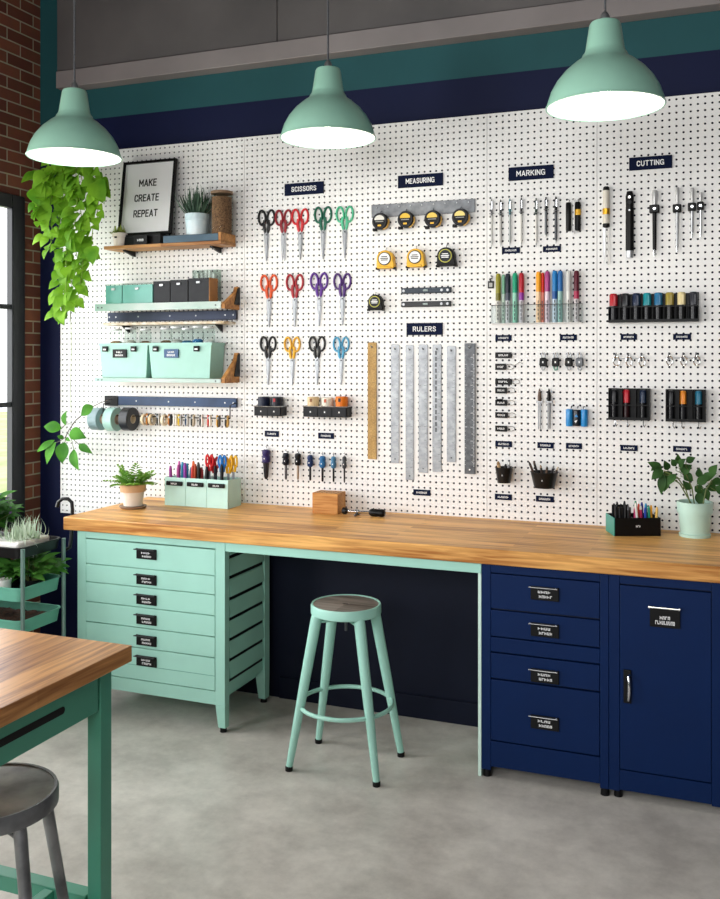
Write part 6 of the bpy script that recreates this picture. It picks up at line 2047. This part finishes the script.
zA, zB, zC_ = 0.80, 0.62, 0.475
tray(zA, 0.050, BLACKM)['label'] = 'black top tray'
tray(zB, 0.062, mat('mint_tray_enamel', '#6fb7a0', 0.35, var=0.05))['label'] = 'mint middle tray'
tray(zC_, 0.062, mat('mint_tray_enamel', '#6fb7a0'))['label'] = 'mint lower tray'
tray(0.20, 0.05, mat('mint_tray_enamel', '#6fb7a0'))['label'] = 'mint bottom tray'
POST = mat('grey_green_tube', '#7f9a93', 0.3, 0.5)
for sx in (-1, 1):
    for sy in (-1, 1):
        x, y = sx * (hx + 0.006), sy * (hy - 0.010)
        p = MB().cyl((x, y, 0.075), (x, y, zA - 0.004), 0.0095, n=12).build('post', POST, r)
        ws = MB().lathe([(0, -0.012), (0.028, -0.012), (0.032, -0.006), (0.032, 0.006), (0.028, 0.012), (0, 0.012)], 18, (x, y, 0.032), 'x')
        ws.build('wheel', BLACK, p)
        MB().box(x - 0.016, y - 0.008, 0.034, x + 0.016, y + 0.008, 0.076).build('fork', STEEL, p)
hd = []
ax_, ay_ = hx + 0.010, hy + 0.030
hz0 = zA - 0.03
zt_ = 0.975
for q in ((ax_, hy - 0.002, zA - 0.06), (ax_, ay_, zA - 0.055), (ax_, ay_ + 0.012, zA), (ax_ + 0.004, ay_ + 0.014, zt_ - 0.05), (ax_, ay_ + 0.014, zt_ - 0.018), (ax_ - 0.018, ay_ + 0.01, zt_ - 0.002), (ax_ - 0.045, ay_ + 0.005, zt_ - 0.002), (ax_ - 0.066, ay_, zt_ - 0.018), (ax_ - 0.074, ay_, zt_ - 0.042)):
    hd.append(q)
MB().tube(hd, 0.0085, 10).build('handle', BLACKM, r)
trx, try_ = r.location.x, r.location.y


def bush(label, name, x, y, z, pr, ph, potm, n, spread, hgt, leafm, seedv, wd=0.03, kind='oval', flowers=None, L=(0.05, 0.09), cat='plant'):
    r = pot(name, label, x, y, z, pr, pr * 0.8, ph, potm, cat)
    rn = random.Random(seedv)
    lf, st, fl = MB(), MB(), []
    for k in range(n):
        a, q = rn.uniform(0, 2 * PI), rn.random() ** 0.7
        top = Vector((math.cos(a) * spread * q, math.sin(a) * spread * q * 0.85, ph + hgt * (1 - 0.45 * q * q) * rn.uniform(0.35, 1)))
        b0 = Vector((math.cos(a) * pr * 0.4, math.sin(a) * pr * 0.4, ph * 0.85))
        st.tube([b0, b0.lerp(top, 0.5) + Vector((0, 0, 0.02)), top], 0.0018, 5)
        for i in range(3):
            t = 0.5 + 0.25 * i
            p = b0.lerp(top, t)
            a2 = a + rn.uniform(-1.5, 1.5)
            d = Vector((math.cos(a2), math.sin(a2), rn.uniform(-0.2, 0.7)))
            d.normalize()
            lf.leaf(p, p + d * rn.uniform(*L), wd, (math.cos(a2) * 0.3, -0.5, 1), kind, 0.14, 0.25, 5)
        if flowers and k % 3 == 0:
            sp = MB()
            fl.append(sp)
            for i in range(5):
                sp.ball(top + Vector((rn.uniform(-0.004, 0.004), rn.uniform(-0.004, 0.004), 0.004 + 0.008 * i)), 0.0075 - 0.0008 * i, 6)
    st.build('stem', STEM, r)
    lf.build('foliage', leafm, r)
    for sp in fl:
        sp.build('flower_spike', flowers, r)
    return r


zA0 = zA - 0.0455
zB0, zC0 = zB - 0.0575, zC_ - 0.0575
bush('large dark leafy plant with dusky purple flower spikes on the black trolley tray', 'potted_plant', trx - 0.055, try_ - 0.03, zA0, 0.062, 0.085, mat('dark_green_pot', '#22301f', 0.5), 60, 0.13, 0.19, LEAF_B, 71, 0.034, 'oval', mat('dusky_purple', '#7d6a94', 0.7), (0.05, 0.10))
# spidery pale plant in a white trough
r = thing('potted_plant', 'spidery pale plant in a white trough on the black trolley tray', 'plant', (trx + 0.115, try_ - 0.005, zA0))
TRO = mat('translucent_white', '#eceae4', 0.4, var=0.05)
MB().prism([(-0.085, 0.0005), (0.085, 0.0005), (0.094, 0.060), (-0.094, 0.060)], -0.105, 0.11).build('trough', TRO, r, bevel=0.012, seg=3)
lf = MB()
rn = random.Random(77)
for k in range(150):
    a, e = rn.uniform(0, 2 * PI), rn.uniform(0.15, 1.45)
    b0 = Vector((rn.uniform(-0.05, 0.08), rn.uniform(-0.06, 0.09), 0.052))
    d = Vector((math.cos(a) * math.cos(e), math.sin(a) * math.cos(e), math.sin(e)))
    lf.leaf(b0, b0 + d * rn.uniform(0.05, 0.115), 0.010, (math.cos(a), math.sin(a), 0.4), 'blade', 0.35, 0.3, 5)
lf.build('foliage', LEAF_W, r)
bush('low bushy green plant at the bench end of the middle trolley tray', 'potted_plant', trx + 0.155, try_ + 0.045, zB0, 0.052, 0.055, BLACK, 44, 0.115, 0.10, leaf_mat('bright_leaf', '#6aa348', '#3c7a2c', 0.25), 72, 0.036, 'oval', None, (0.06, 0.11))
bush('small dark green plant in the middle of the middle trolley tray', 'potted_plant', trx + 0.035, try_ + 0.04, zB0, 0.046, 0.055, BLACK, 34, 0.085, 0.11, LEAF_B, 73, 0.03)
bush('trailing green plant at the window end of the middle trolley tray', 'potted_plant', trx - 0.13, try_ + 0.03, zB0, 0.05, 0.055, BLACK, 30, 0.10, 0.10, LEAF_B, 74, 0.03)
r = thing('cup', 'white cup on the middle trolley tray', 'cup', (trx + 0.105, try_ - 0.085, zB0))
MB().lathe([(0, 0.0005), (0.026, 0.0005), (0.033, 0.078), (0.030, 0.078), (0.024, 0.005), (0, 0.005)], 24).build('cup_body', mat('white_cup', '#e4e0dc', 0.4), r)
r = thing('soil_bed', 'layer of dark brown bark soil in the lower trolley tray', 'soil', (trx, try_, zC0))
rn = random.Random(80)
nx, ny = 26, 16
v, f = [], []
for j in range(ny + 1):
    for i in range(nx + 1):
        ex = min(i, nx - i, j, ny - j)
        v.append(((-0.5 + i / nx) * (TW - 0.05), (-0.5 + j / ny) * (2 * hy - 0.05), (0.022 + rn.uniform(0, 0.014)) if ex else 0.0006))
for j in range(ny):
    for i in range(nx):
        o = j * (nx + 1) + i
        f.append((o, o + 1, o + nx + 2, o + nx + 1))
MB().add(v, f).build('soil_surface', mat('bark_soil', '#5a3a28', 0.95, ramp='#21150f', scale=40, bump=0.5), r)
r['kind'] = 'stuff'
